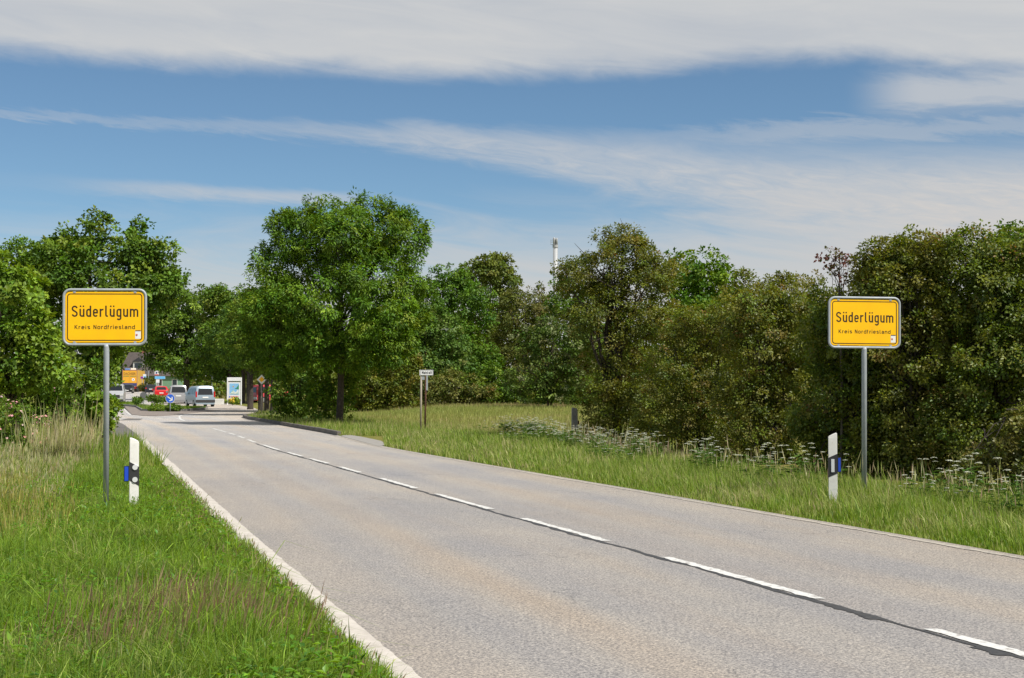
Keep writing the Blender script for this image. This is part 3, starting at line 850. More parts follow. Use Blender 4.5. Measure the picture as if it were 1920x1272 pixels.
tree('maple_bush', 'sunlit pale green maple beside the rose bush', 'tree', (*b, 0),
     [L_(20, 570, 0, D, b, 65, 70, 1.2), L_(-40, 560, 0, D, b, 70, 90, 1.3), L_(30, 660, 0, D, b, 80, 70, 1.3), L_(60, 620, 0, D, b, 40, 40, .8, -.3), L_(75, 690, 0, D, b, 50, 40, .8, -.2), L_(110, 700, 0, D, b, 36, 34, .6), L_(-20, 690, 0, D, b, 80, 60, 1.2)],
     560, 24, .25, .13, .11, LIGHT, 53, 1.2, .08, nl=14, multi=3, zmin=.1)
D = 50.0; b = (ax(140, D), D)
tree('hazel_bush', 'dark shady bush between the pale maple and the lime trunk', 'bush', (*b, 0),
     [L_(120, 720, 0, D, b, 70, 60, 1.3), L_(185, 740, 0, D, b, 32, 60, .9), L_(90, 780, 0, D, b, 60, 40, 1.1), L_(170, 790, 0, D, b, 40, 36, .8), L_(60, 740, 0, D, b, 60, 60, 1.0)],
     430, 22, .27, .12, .09, LIND, 54, .8, .05, nl=8, multi=4, zmin=.02)
D = 43.0; b = (ax(188, D), D)
tree('dogwood_bush', 'bright leafy bush at the foot of the lime by the signpost', 'bush', (*b, 0),
     [L_(188, 770, 0, D, b, 24, 34, .5), L_(200, 755, 0, D, b, 13, 24, .3), L_(172, 795, 0, D, b, 26, 28, .5)],
     90, 20, .2, .13, .11, LIGHT, 55, .4, .03, nl=6, multi=3, zmin=.02)


def flowers(parent, lobes, n, size, cols, seed, name='blossom'):
    """five-petalled open blossoms scattered over the outside of a bush"""
    r = np.random.default_rng(seed); c, d = crown_points(lobes, n, r, 1.0, .05)
    c = c + d * .03; ok = (c[:, 2] > .3); c, d = c[ok], unit(d[ok] + np.array([.2, -.5, .4]))
    V, T, K = [], [], []
    for p, q, col in zip(c, d, pick(cols, len(c), r, .1)):
        a = unit(np.cross(q, [.3, .2, 1])); bb = np.cross(q, a); s = size * r.uniform(.7, 1.2); o = len(V)
        V.append(p + q * s * .1); K.append(col * .9)
        for k in range(10):
            t = 2 * math.pi * k / 10; rad = s * (.55 if k % 2 == 0 else .3)
            V.append(p + (a * math.cos(t) + bb * math.sin(t)) * rad + q * s * .22); K.append(col)
        T += [(o, o + 1 + k, o + 1 + (k + 1) % 10) for k in range(10)]
    return npmesh(name, V, T, leafmat('petals', .25, .02), parent, np.array(K))


D = 36.0; b = (ax(25, D), D)
rl = [L_(20, 805, 0, D, b, 66, 50, .85), L_(-30, 800, 0, D, b, 70, 60, .9), L_(60, 815, 0, D, b, 34, 36, .6), L_(10, 850, 0, D, b, 80, 40, .9)]
rose = tree('rose_bush', 'wild rose bush covered in small pink blossoms', 'bush', (*b, 0), rl, 300, 22, .17, .06, .045, LIND, 56, .4, .02, nl=10, multi=4, zmin=.02)
o = flowers(rose, rl, 300, .075, [(3, (.75, .36, .38)), (2, (.80, .55, .52)), (1, (.70, .28, .25))], 57)
o['kind'] = 'stuff'
D = 46.0; b = (ax(140, D), D)
rl = [L_(140, 735, 0, D, b, 26, 32, .4), L_(120, 715, 0, D, b, 22, 24, .4), L_(150, 765, 0, D, b, 18, 26, .35)]
rose2 = tree('rose_bush', 'sparse rose in the shade beside the lime trunk with few blossoms', 'bush', (*b, 0), rl, 60, 16, .18, .07, .05, LIND, 58, 1.2, .02, nl=8, multi=3, zmin=.02)
flowers(rose2, rl, 26, .06, [(3, (.75, .42, .42)), (2, (.80, .6, .58))], 59)['kind'] = 'stuff'

# hawthorns along the right verge
D = 45.0; b = (ax(1155, D), D)
haw = tree('hawthorn_tree', 'tall leaning hawthorn tree beside the grey fence post', 'tree', (*b, 0),
     [L_(1165, 500, 0, D, b, 62, 58, 1.2), L_(1160, 455, 0, D, b, 40, 28, .8), L_(1090, 520, 0, D, b, 46, 40, .9), L_(1060, 505, 0, D, b, 28, 16, .4), L_(1200, 560, 0, D, b, 72, 70, 1.4), L_(1120, 590, 0, D, b, 60, 50, 1.1),
      L_(1160, 690, 0, D, b, 72, 80, 1.4), L_(1130, 760, 0, D, b, 45, 60, 1.0), L_(1140, 810, 0, D, b, 50, 36, 1.0), L_(1215, 640, 0, D, b, 60, 70, 1.2, -.5), L_(1200, 780, 0, D, b, 60, 70, 1.3, -.5), L_(1205, 448, 0, D, b, 14, 10, .3), L_(1240, 520, 0, D, b, 40, 40, .9)],
     1500, 34, .23, .068, .05, HAW, 61, 1.5, .13, (-.2, 0), 40, multi=2, zmin=.05, flat=.75, leaf=LEAFG)


def hawthorn(px, D, lb, lobes, tufts, seed, cols=HAW, per=30, ts=.21, **kw):
    b = (ax(px, D), D)
    return tree('hawthorn_bush', lb, 'bush', (*b, 0), [L_(l[0], l[1], 0, D, b, l[2], l[3], l[4], l[5] if len(l) > 5 else 0) for l in lobes], int(tufts * 1.25), per + 6, ts,
                .058, .044, cols, seed, 1.0, kw.pop('tr', .07), nl=kw.pop('nl', 34), multi=3, zmin=.02, flat=.75, leaf=LEAFG, **kw)


hawthorn(1310, 38.0, 'low brownish hawthorn thicket in the hedge, beside the tall leaning hawthorn',
         [(1300, 690, 75, 85, 1.3), (1260, 780, 60, 80, 1.1), (1340, 640, 70, 70, 1.2), (1360, 760, 70, 90, 1.2), (1310, 830, 70, 50, 1.0), (1280, 620, 40, 40, .8)], 900, 62, per=28)
hawthorn(1440, 33.0, 'brown tinged hawthorn in the hedge behind the white delineator post',
         [(1430, 660, 80, 80, 1.2), (1400, 590, 60, 60, 1.0), (1480, 620, 60, 70, 1.0), (1440, 770, 85, 90, 1.2), (1500, 740, 60, 90, 1.0), (1420, 860, 80, 50, 1.0), (1500, 850, 60, 60, .9), (1480, 565, 45, 30, .7)], 1000, 63)
hawthorn(1590, 28.5, 'dense hawthorn directly behind the sign by the hedge',
         [(1590, 640, 80, 80, 1.1), (1560, 590, 50, 50, .7), (1630, 570, 60, 60, .8), (1580, 770, 90, 90, 1.1), (1640, 700, 70, 90, 1.0), (1600, 870, 90, 60, 1.0)], 1000, 64, HAWG)
hawthorn(1710, 27.5, 'highest hawthorn in the hedge with twigs above the sign',
         [(1710, 540, 80, 75, 1.0), (1670, 500, 50, 50, .7), (1740, 480, 55, 45, .8), (1700, 660, 90, 90, 1.1), (1760, 620, 70, 90, 1.0), (1700, 780, 95, 90, 1.1), (1715, 870, 95, 60, 1.0), (1640, 530, 40, 40, .6)], 1150, 65)
hawthorn(1860, 27.0, 'wide hawthorn at the end of the hedge beyond the yellow sign',
         [(1850, 560, 90, 90, 1.1), (1820, 480, 60, 45, .8), (1900, 500, 70, 60, .9), (1860, 690, 110, 100, 1.2), (1940, 640, 90, 120, 1.2), (1840, 800, 100, 90, 1.1), (1930, 800, 100, 100, 1.2), (1990, 560, 90, 100, 1.1)], 1300, 66, HAWG)
hawthorn(1885, 22.5, 'low olive hawthorn shoots in front of the hedge among the tall grass',
         [(1880, 870, 60, 55, .5), (1920, 830, 60, 50, .5), (1800, 915, 50, 30, .4), (1960, 880, 60, 60, .6)], 240, 67, OLIVE, ts=.16, nl=10, tr=.025)
# a thin nearly bare shoot above the hedge
D = 28.0; b = (ax(1575, D), D)
tw = tree('hawthorn_shoot', 'thin nearly bare shoot with reddish leaves sticking up from the hedge', 'bush', (*b, 0),
     [L_(1560, 485, 0, D, b, 20, 20, .2), L_(1595, 487, 0, D, b, 16, 8, .15), L_(1545, 480, 0, D, b, 10, 6, .1), L_(1575, 510, 0, D, b, 16, 26, .2)],
     34, 9, .08, .06, .045, [(3, (.17, .07, .05)), (2, (.10, .10, .02))], 68, 3.2, .025, nl=14, bark=BARK2)

# woodland edge behind the hedge and the meadow
def wood(name, px, D, lb, lobes, tufts, cols, seed, leaf_l, tr, cat='tree', per=22, **kw):
    b = (ax(px, D), D)
    return tree(name, lb, cat, (*b, 0), [L_(l[0], l[1], 0, D, b, l[2], l[3], l[4], l[5] if len(l) > 5 else 0) for l in lobes], tufts, per, tr, leaf_l, leaf_l * .72, cols, seed,
                kw.pop('trunk_h', 1.5), kw.pop('trunk_r', .12), nl=kw.pop('nl', 8), zmin=.02, **kw)


wood('maple_tree', 1310, 78, 'bright green round tree rising behind the brown hedge', [(1310, 520, 60, 55, 1.7), (1290, 560, 60, 60, 1.8), (1345, 570, 45, 60, 1.5), (1310, 640, 80, 80, 2)], 480, ASH, 71, .2, .38)
wood('hawthorn_tree', 1450, 56, 'loose hawthorn crown behind the low brownish thicket', [(1420, 560, 50, 45, 1.0), (1480, 550, 40, 40, .9), (1390, 545, 30, 34, .6), (1450, 640, 90, 80, 1.4), (1500, 525, 34, 12, .4), (1540, 600, 60, 55, 1.2), (1360, 640, 60, 80, 1.2)], 620, HAW, 72, .10, .26, per=26, nl=24)
wood('lime_tree', 1905, 62, 'round green tree behind the far end of the hedge', [(1905, 470, 60, 50, 1.5), (1950, 500, 70, 70, 1.8), (1880, 530, 50, 60, 1.4)], 320, LIND, 73, .17, .36)
wood('hawthorn_bush', 690, 99, 'brownish hawthorn bush at the meadow edge behind the Maistoft sign', [(690, 720, 55, 50, 1.8), (740, 705, 50, 55, 1.8), (660, 735, 34, 40, 1.3), (720, 750, 60, 28, 1.6)], 520, HAW, 74, .17, .34, 'bush', multi=3)
wood('hawthorn_bush', 850, 103, 'low olive bush at the meadow edge under the bluish elder', [(850, 730, 50, 34, 1.3), (800, 735, 46, 34, 1.4), (890, 740, 40, 26, 1.2)], 300, OLIVE, 75, .17, .34, 'bush', multi=3)
wood('elder_bush', 800, 112, 'tall bluish green bush right of the big ash', [(800, 670, 46, 66, 1.7), (825, 640, 44, 50, 1.6), (770, 680, 34, 50, 1.4), (850, 690, 40, 50, 1.6), (800, 600, 36, 34, 1.3)], 520, BLUEG, 76, .2, .4, 'bush', multi=3)
wood('ash_tree', 865, 120, 'bright green feathery tree behind the meadow', [(860, 590, 62, 70, 2.4), (835, 540, 42, 42, 1.7), (885, 560, 42, 44, 1.7), (870, 660, 60, 62, 2.2), (900, 710, 44, 50, 1.8), (850, 520, 24, 22, 1.0), (830, 570, 40, 60, 1.8)], 760, [(4, (.085, .175, .016)), (3, (.115, .21, .020)), (1, (.055, .125, .014))], 77, .2, .42, droop=.5)
wood('chestnut_tree', 920, 155, 'domed chestnut tree behind the feathery bright tree', [(920, 540, 55, 62, 3.2), (915, 515, 45, 36, 2.4), (945, 560, 34, 50, 2.2), (905, 620, 50, 55, 2.6), (955, 640, 45, 60, 2.6)], 560, [(4, (.11, .15, .022)), (3, (.15, .18, .032)), (1, (.075, .115, .018))], 78, .3, .6)
wood('birch_tree', 985, 126, 'thin olive birch tree below the white chimney', [(985, 620, 46, 80, 2.2), (1010, 590, 34, 55, 1.8), (955, 600, 30, 50, 1.5), (990, 700, 60, 56, 2.2), (945, 680, 30, 60, 1.5), (1015, 560, 12, 24, .6), (968, 560, 12, 24, .6)], 560, OLIVE, 79, .18, .4)
wood('bird_cherry', 1030, 94, 'pale blossoming shrub at the meadow corner', [(1020, 670, 56, 50, 1.6), (1060, 640, 50, 60, 1.6), (990, 710, 40, 40, 1.2), (1070, 710, 50, 42, 1.4), (1010, 735, 40, 18, 1.0)], 460, [(3, (.075, .13, .02)), (3, (.12, .17, .035)), (1, (.2, .22, .1))], 80, .17, .34, 'bush', multi=2)
wood('maple_tree', 1090, 118, 'deep green tree filling the gap behind the leaning hawthorn', [(1090, 600, 60, 70, 2.4), (1060, 560, 36, 40, 1.6), (1100, 680, 60, 60, 2.2)], 380, LIND, 81, .22, .45)
wood('hawthorn_bush', 930, 105, 'small dark bush at the meadow edge in front of the birch', [(930, 725, 40, 36, 1.3), (905, 735, 34, 26, 1.1), (960, 740, 30, 20, 1.0)], 240, LIND, 82, .17, .33, 'bush', multi=3)
wood('maple_tree', 735, 135, 'dark tree seen between the ash trunk and the elder', [(720, 640, 60, 60, 2.6), (770, 620, 50, 60, 2.4), (680, 660, 50, 50, 2.2)], 420, BLUEG, 83, .24, .5)
wood('hedge_tree', 1180, 130, 'dark woodland tree behind the leaning hawthorn', [(1200, 640, 90, 80, 3), (1280, 660, 90, 80, 3), (1140, 680, 60, 60, 2.5)], 420, LIND, 84, .26, .55)
wood('hedge_tree', 1480, 95, 'dark woodland tree behind the middle of the hedge', [(1470, 640, 100, 70, 2.4), (1560, 640, 90, 70, 2.4), (1640, 620, 90, 80, 2.4), (1400, 660, 80, 70, 2.4)], 480, LIND, 85, .22, .5)
wood('hedge_tree', 1780, 70, 'dark woodland tree behind the far end of the hedge near the yellow sign', [(1720, 620, 100, 90, 2.0), (1820, 610, 100, 100, 2.0), (1910, 620, 90, 100, 2.0)], 480, HAWG, 86, .17, .4)


# brambles along the foot of the woodland edge
br = None
for k, px in enumerate([655, 705, 752, 800, 845, 890, 935, 975, 1015, 1055, 1095, 1130]):
    D = 108 + 5 * math.sin(k * 2.3) - (4 if k > 7 else 0); b = (ax(px, D), D)
    if br is None:
        br = tree('bramble_bush', 'low bramble bush along the foot of the woodland edge', 'bush', (*b, .3), [(0, 0, .8, 1.5, 1.2, 1.0), (.9, .2, .6, 1.0, 1.0, .8), (-.9, -.2, .7, 1.0, 1.0, .9)], 190, 20, .3, .15, .11, HAWG + LIND, 95, .3, .03, nl=0, zmin=.02, group='brambles at the meadow edge')
    else:
        copy_tree(br, (*b, float(zm(b[0], b[1])) - .1), k * 1.7, (1 + .25 * math.sin(k * 3.1), 1, 1 + .3 * math.sin(k * 1.9)), br['label'])


# a far wood that closes the horizon behind everything
def far_wood():
    r = np.random.default_rng(91); lobes = []
    for k in range(84):
        px = r.uniform(395, 2100); D = r.uniform(175, 240); zb = float(zt(D)); h = r.uniform(5, 8.5) * (1.25 if px > 1150 else 1)
        if px < 560: h = r.uniform(4.0, 5.5)
        elif 640 < px < 1110: h = r.uniform(8.5, 11.5)
        w = r.uniform(3.5, 6); lobes.append((ax(px, D), D, zb + h * .48, w, w, h * .52))
    V, T, col, _ = crown_mesh(lobes, 3600, 15, 1.2, .55, .45, LIND + OLIVE, 92)
    tag(npmesh('far_wood', V, T, LEAF, None, col), 'dense dark green wood far behind the meadow and hedge', 'wood', kind='stuff')


far_wood()


# ------------------------------------------------------------------ grass
def blades(name, X, Y, h, w, cols, seed, lean=.35, jit=.2, hvar=.35, z0=None, parent=None, bias=(0, 0), tip=.0, patch=None, droop=.3, seg=2):
    """three-triangle blades, one object; cols weighted; patch = per-blade colour override"""
    r = np.random.default_rng(seed); n = len(X)
    z = zt(Y) - .02 if z0 is None else z0
    h = h * np.exp(r.normal(0, hvar, n)); w = w * r.uniform(.6, 1.4, n)
    a = r.uniform(0, 2 * np.pi, n); ln = np.abs(r.normal(0, lean, n)) * h
    lx = np.cos(a) * ln + bias[0] * h; ly = np.sin(a) * ln + bias[1] * h
    fa = r.uniform(0, np.pi, n); fx, fy = np.cos(fa) * w / 2, np.sin(fa) * w / 2 * .6
    base = np.stack([X, Y, np.broadcast_to(z, X.shape)], -1)
    mid = base + np.stack([lx * .38, ly * .38, h * .58], -1)
    top = base + np.stack([lx, ly, h * (1 - droop * np.minimum(1, ln / h))], -1)
    F = np.stack([fx, fy, np.zeros(n)], -1)
    c = pick(cols, n, r, jit) if patch is None else patch * np.exp(r.normal(0, jit, (n, 1)))
    if seg == 1:
        V = np.stack([base - F, base + F, top], 1).reshape(-1, 3)
        return npmesh(name, V, np.arange(3 * n).reshape(-1, 3), GRASSM, parent, np.repeat(c, 3, 0))
    V = np.stack([base - F, base + F, mid - F * .75, mid + F * .75, top], 1).reshape(-1, 3)
    i = np.arange(n)[:, None] * 5
    T = np.concatenate([i + np.array([[0, 1, 3]]), i + np.array([[0, 3, 2]]), i + np.array([[2, 3, 4]])])
    return npmesh(name, V, T, GRASSM, parent, np.repeat(c, 5, 0))


def vnoise(X, Y, sc, seed):
    """smooth value noise in 0..1"""
    r = np.random.default_rng(seed); G = r.random((64, 64)); x, y = X / sc, Y / sc
    xi, yi = np.floor(x).astype(int), np.floor(y).astype(int); fx, fy = x - xi, y - yi
    fx, fy = fx * fx * (3 - 2 * fx), fy * fy * (3 - 2 * fy)
    g = lambda i, j: G[i % 64, j % 64]
    return (g(xi, yi) * (1 - fx) + g(xi + 1, yi) * fx) * (1 - fy) + (g(xi, yi + 1) * (1 - fx) + g(xi + 1, yi + 1) * fx) * fy


def scatter(n, f0, f1, y0, y1, seed, power=1.0):
    r = np.random.default_rng(seed)
    Y = y0 + (y1 - y0) * r.random(n) ** power; a, b_ = f0(Y), f1(Y)
    return a + (b_ - a) * r.random(n), Y


GREEN = np.array([(.132, .225, .021), (.180, .275, .032), (.090, .175, .025), (.30, .34, .10), (.42, .38, .19)])


def tone(X, Y, seed, w=(.34, .26, .14, .15, .11), shift=None):
    """patchy mix of greens and dry straw"""
    r = np.random.default_rng(seed); n = len(X)
    q = np.clip(r.random(n) * .55 + vnoise(X, Y, .8, seed) * .3 + vnoise(X, Y, .25, seed + 1) * .25 - .05, 0, .999)
    if shift is not None: q = np.clip(q + shift, 0, .999)
    cum = np.cumsum(w) / np.sum(w); k = np.searchsorted(cum, q)
    return GREEN[np.minimum(k, 4)]


leftb = lambda y: ax(-60, y)
# left verge, near: fine blades
X, Y = scatter(150000, leftb, lambda y: xL(y) - .07, 7.2, 15.5, 101, 1.25)
hn = .09 + .12 * vnoise(X, Y, .9, 5) + .06 * vnoise(X, Y, .3, 6)
hn *= np.clip((xL(Y) - .1 - X) / .7, .38, 1)
tag(blades('verge_grass', X, Y, hn, 0.0070, None, 102, .95, .28, .30, patch=tone(X, Y, 103) * (.72 + .5 * vnoise(X, Y, .55, 41))[:, None]), 'short green grass in the foreground of the left verge', 'grass', kind='stuff')
X, Y = scatter(66000, leftb, lambda y: xL(y) - .07, 15.5, 31, 104, 1.2)
hn = (.12 + .12 * vnoise(X, Y, 1.1, 7)) * np.clip((xL(Y) - .1 - X) / .9, .35, 1)
tag(blades('verge_grass', X, Y, hn, .010, None, 105, .8, .28, .32, patch=tone(X, Y, 106, shift=np.clip((xL(Y) - X - 2.0) * .25, 0, .35))), 'green grass around the left delineator post and sign post', 'grass', kind='stuff')
X, Y = scatter(22000, lambda y: xL(y) - 5.5, lambda y: xL(y) - .9 * (y > 48) - .15, 31, 76, 107)
tag(blades('verge_grass', X, Y, .22 + .12 * vnoise(X, Y, 1.5, 8), .024, None, 108, .5, .18, .3, patch=tone(X, Y, 109, shift=.08), seg=1), 'farther grass strip beside the gutter', 'grass', kind='stuff')
X, Y = scatter(9000, leftb, lambda y: xL(y) - .25, 7.2, 20, 151, 1.3)
k = vnoise(X, Y, .7, 31) > .42; X, Y = X[k], Y[k]
tag(blades('arching_grass', X, Y, .24, .0095, None, 152, 1.1, .25, .3, patch=tone(X, Y, 153, (.3, .35, .1, .2, .05)), droop=.75), 'broad arching grass blades among the left verge', 'grass', kind='stuff')
# broad-leaved weeds in the left verge
r = np.random.default_rng(110)
X, Y = scatter(11000, leftb, lambda y: xL(y) - .25, 7.3, 24, 111, 1.2)
k = vnoise(X, Y, .6, 12) > .52; X, Y = X[k], Y[k]; n = len(X)
P = np.stack([X, Y, .06 + .14 * r.random(n)], -1); A_ = unit(np.stack([r.normal(0, 1, n), r.normal(0, 1, n), r.uniform(-.2, .7, n)], -1))
V, T = leaves(P, A_, np.tile([0.01, -.1, 1.0], (n, 1)), .06, .03, .2, r)
tag(npmesh('verge_weeds', V, T, LEAFG, None, np.repeat(pick([(4, (.10, .22, .02)), (2, (.15, .27, .026)), (1, (.06, .15, .022))], n, r), 4, 0)), 'broad leaved weeds among the grass of the left verge', 'weeds', kind='stuff')


def seedgrass(name, X, Y, h, w, col, seed, head=.3, label=None, lean=.22, bias=(0, 0)):
    """thin stalks carrying a feathery seed head"""
    r = np.random.default_rng(seed); n = len(X); h = h * np.exp(r.normal(0, .22, n)); z = zt(Y) - .02
    a = r.uniform(0, 2 * np.pi, n); ln = np.abs(r.normal(0, lean, n)) * h
    dx, dy = np.cos(a) * ln + bias[0] * h, np.sin(a) * ln + bias[1] * h
    base = np.stack([X, Y, np.broadcast_to(z, X.shape)], -1); top = base + np.stack([dx, dy, h], -1)
    nk = base + np.stack([dx * .5, dy * .5, h * (1 - head)], -1)
    F = np.stack([np.full(n, w / 2), np.zeros(n), np.zeros(n)], -1); F2 = F * r.uniform(1.6, 3.2, (n, 1))
    hm = (nk + top) / 2
    V = np.stack([base - F, base + F, nk, hm - F2, hm + F2, top], 1).reshape(-1, 3)
    i = np.arange(n)[:, None] * 6
    T = np.concatenate([i + np.array([[0, 1, 2]]), i + np.array([[2, 3, 4]]), i + np.array([[3, 5, 4]])])
    c = np.repeat(pick(col, n, r, .2), 6, 0)
    o = npmesh(name, V, T, GRASSM, None, c)
    return tag(o, label, 'grass', kind='stuff')


STRAW = [(3, (.42, .39, .20)), (2, (.50, .46, .27)), (3, (.28, .31, .10))]
RED = [(3, (.24, .155, .095)), (2, (.30, .22, .13)), (2, (.20, .20, .07))]
YELG = [(3, (.34, .32, .08)), (2, (.26, .28, .06)), (1, (.40, .34, .13))]
# reddish seed heads in the foreground
c1 = gp(330, 1190); c2 = gp(215, 1240)
r = np.random.default_rng(120)
X = np.concatenate([r.normal(c1[0] - .02, .30, 1100), r.normal(c2[0], .30, 300), r.normal(c1[0] + .55, .2, 160)]); Y = np.concatenate([r.normal(c1[1] + .2, .36, 1100), r.normal(c2[1], .3, 300), r.normal(c1[1] - .6, .4, 160)])
k = X < xL(Y) - .15
seedgrass('seeding_grass', X[k], Y[k], .27, .0026, RED, 121, .45, 'reddish brown seeding grass clump in the foreground verge', .2, (.18, 0))
X, Y = scatter(1300, lambda y: xL(y) - .75, lambda y: xL(y) - .10, 7.5, 26, 122, 1.2)
seedgrass('edge_grass', X, Y, .13, .0035, RED + [(6, (.18, .21, .05))], 123, .4, 'thin brownish stalks along the left road edge', .25, (.15, 0))
# tall straw on the left
X, Y = scatter(3000, leftb, lambda y: ax(110 + 60 * np.clip((y - 20) / 14, 0, 1), y), 20, 35, 124)
hh = .18 + .17 * np.clip((Y - 20) / 10, 0, 1) * np.clip(vnoise(X, Y, 2.0, 13) + .25, 0, 1.1)
seedgrass('straw_grass', X, Y, hh, .0055, STRAW, 125, .4, 'tall pale straw coloured grass before the rose bush', .16, (.08, 0))
bx, by = ax(118, 31), 31.0
r = np.random.default_rng(126)
X = r.normal(bx, .36, 750); Y = r.normal(by, .6, 750)
seedgrass('straw_grass', X, Y, .85, .006, STRAW, 127, .45, 'tallest straw tuft before the dark hazel bush', .2, (.05, 0))
X, Y = scatter(3600, leftb, lambda y: ax(150, y), 14, 26, 128)
k = (vnoise(X, Y, 1.4, 14) > .40) & (np.random.default_rng(77).random(len(X)) < np.clip((Y - 13.5) / 6, 0, 1)) & (np.random.default_rng(78).random(len(X)) < np.clip((ax(165, Y) - X) / .8, .05, 1)); X, Y = X[k], Y[k]
seedgrass('yellow_weeds', X, Y, .27, .0038, YELG, 129, .5, 'yellowish feathery weeds left of the sign post', .3)

# right verge
HEDGE_FOOT = edge([(ax(2300, 12), 12), (7.6, 16.5), gp(1920, 962), gp(1750, 946), gp(1550, 922), gp(1400, 905), gp(1250, 876), gp(1100, 842), (2.6, 50), (1.0, 56), (-2, 70), (-12, 90)])
X, Y = scatter(80000, lambda y: xR(y) + .12, lambda y: HEDGE_FOOT(y) + .9, 12.5, 30, 131, 1.1)
fr = np.clip((X - xR(Y)) / 1.6, 0, 1)
hn = (.10 + .07 * fr + .09 * vnoise(X, Y, 1.0, 15)) * np.clip((X - xR(Y)) / .55, .35, 1)
tag(blades('verge_grass', X, Y, hn, .0105, None, 132, .38, .18, .28, patch=tone(X, Y, 133, (.22, .30, .08, .26, .14), .06), bias=(-.12, 0)), 'tall green grass on the right verge around the delineator post', 'grass', kind='stuff')
X, Y = scatter(46000, lambda y: xR(y) + .12, lambda y: np.minimum(HEDGE_FOOT(y) + .9, xR(y) + 5), 30, 52, 134)
k = ~((Y > 41.2) & (X < ax(722, Y)) & (Y < 51.5)) & ~((Y > 41.5) & (Y < 46.6) & (np.abs(X - ax(1077, Y)) < .3)); X, Y = X[k], Y[k]
fr = np.clip((X - xR(Y)) / 1.8, 0, 1)
tag(blades('verge_grass', X, Y, .10 + .09 * fr + .08 * vnoise(X, Y, 1.2, 16), .017, None, 135, .38, .18, .28, patch=tone(X, Y, 136, (.22, .28, .08, .26, .16), .08), bias=(-.12, 0)), 'grass on the right verge before the meadow', 'grass', kind='stuff')
X, Y = scatter(26000, lambda y: xR(y) + .32, lambda y: xR(y) + 6, 52, 100, 137)
k = ~((X < ax(716, Y)) & (Y < 53.5)); X, Y = X[k], Y[k]
tag(blades('verge_grass', X, Y, .16 + .12 * vnoise(X, Y, 1.6, 17), .026, None, 138, .4, .18, .28, patch=tone(X, Y, 139, (.24, .26, .10, .24, .18), .1), seg=1), 'grass strip behind the dark kerb under the ash', 'grass', kind='stuff')
X, Y = scatter(1000, lambda y: HEDGE_FOOT(y) - .8, lambda y: HEDGE_FOOT(y) + .5, 15, 48, 140)
seedgrass('seeding_grass', X, Y, .45, .005, STRAW + [(3, (.30, .22, .14))], 141, .4, 'pale seeding grass along the foot of the hedge', .2)
# the open meadow
X, Y = scatter(70000, lambda y: np.maximum(xR(y) + 4.5, ax(600, y)), lambda y: ax(1240, y), 44, 118, 142, 1.0)
MEAD = np.array([(.24, .29, .075), (.29, .31, .095), (.37, .32, .15), (.34, .245, .15)])
q = np.clip(vnoise(X, Y, 9, 18) * .5 + vnoise(X, Y, 3, 19) * .25 + np.random.default_rng(143).random(len(X)) * .35 + .02, 0, .999)
kk = np.searchsorted([.42, .68, .86], q)
tag(blades('meadow_grass', X, Y, .18 + .08 * vnoise(X, Y, 2, 20), .035, None, 144, .35, .16, .25, patch=MEAD[kk], seg=1, z0=zm(X, Y) - .05), 'yellowish unmown meadow grass before the woodland edge', 'grass', kind='stuff')
# turf on the island
r = np.random.default_rng(145); tp = np.array(turf)
X = r.uniform(tp[:, 0].min(), tp[:, 0].max(), 22000); Y = r.uniform(tp[:, 1].min(), tp[:, 1].max(), 22000)
ins = np.zeros(len(X), bool); j = len(tp) - 1
for i in range(len(tp)):
    cnd = ((tp[i, 1] > Y) != (tp[j, 1] > Y)) & (X < (tp[j, 0] - tp[i, 0]) * (Y - tp[i, 1]) / (tp[j, 1] - tp[i, 1] + 1e-9) + tp[i, 0]); ins ^= cnd; j = i
X, Y = X[ins], Y[ins]
tag(blades('island_grass', X, Y, .15, .05, None, 146, .4, .18, .25, z0=zt(Y) + .17, patch=tone(X, Y, 147), seg=1), 'mown grass on the kerbed traffic island', 'grass', kind='stuff')


# ------------------------------------------------------------------ cow parsley on the right verge
def parsley_mesh(seed):
    r = np.random.default_rng(seed); V, T, K = [], [], []
    H = r.uniform(.40, .85); ns = r.integers(3, 7)
    for s in range(ns):
        a = r.uniform(0, 6.28); d = r.uniform(.05, .30); top = np.array([math.cos(a) * d, math.sin(a) * d, H * r.uniform(.55, 1.05)])
        b_ = np.array([0, 0, H * .3]); o = len(V)
        for p in (np.zeros(3), b_, top): V += [p - [.003, 0, 0], p + [.003, 0, 0]]; K += [(.10, .16, .04)] * 2
        T += [(o, o + 1, o + 3), (o, o + 3, o + 2), (o + 2, o + 3, o + 5), (o + 2, o + 5, o + 4)]
        rad = r.uniform(.025, .05)
        for k in range(34):
            t = r.uniform(0, 6.28); q = rad * math.sqrt(r.random()); p = top + [math.cos(t) * q, math.sin(t) * q, .02 - q * q * 6]
            e = .0105; o = len(V); f = r.uniform(0, 1.5)
            V += [p + [math.cos(f + 1.57 * j) * e, math.sin(f + 1.57 * j) * e, r.uniform(-.004, .004)] for j in range(4)]
            K += [tuple(np.array((.60, .62, .52)) * r.uniform(.75, 1.05))] * 4
            T += [(o, o + 1, o + 2), (o, o + 2, o + 3)]
    for s in range(26):
        a = r.uniform(0, 6.28); p = np.array([0, 0, H * r.uniform(.1, .7)]); dd = np.array([math.cos(a), math.sin(a), r.uniform(-.1, .4)])
        Vv, Tt = leaves(np.array([p + dd * .04]), unit(np.array([dd])), np.array([[0.01, 0, 1.]]), .16, .05, .1, r); o = len(V)
        V += list(Vv); T += [tuple(t + o) for t in Tt]; K += [(.07, .14, .025)] * 4
    return V, T, np.array(K)


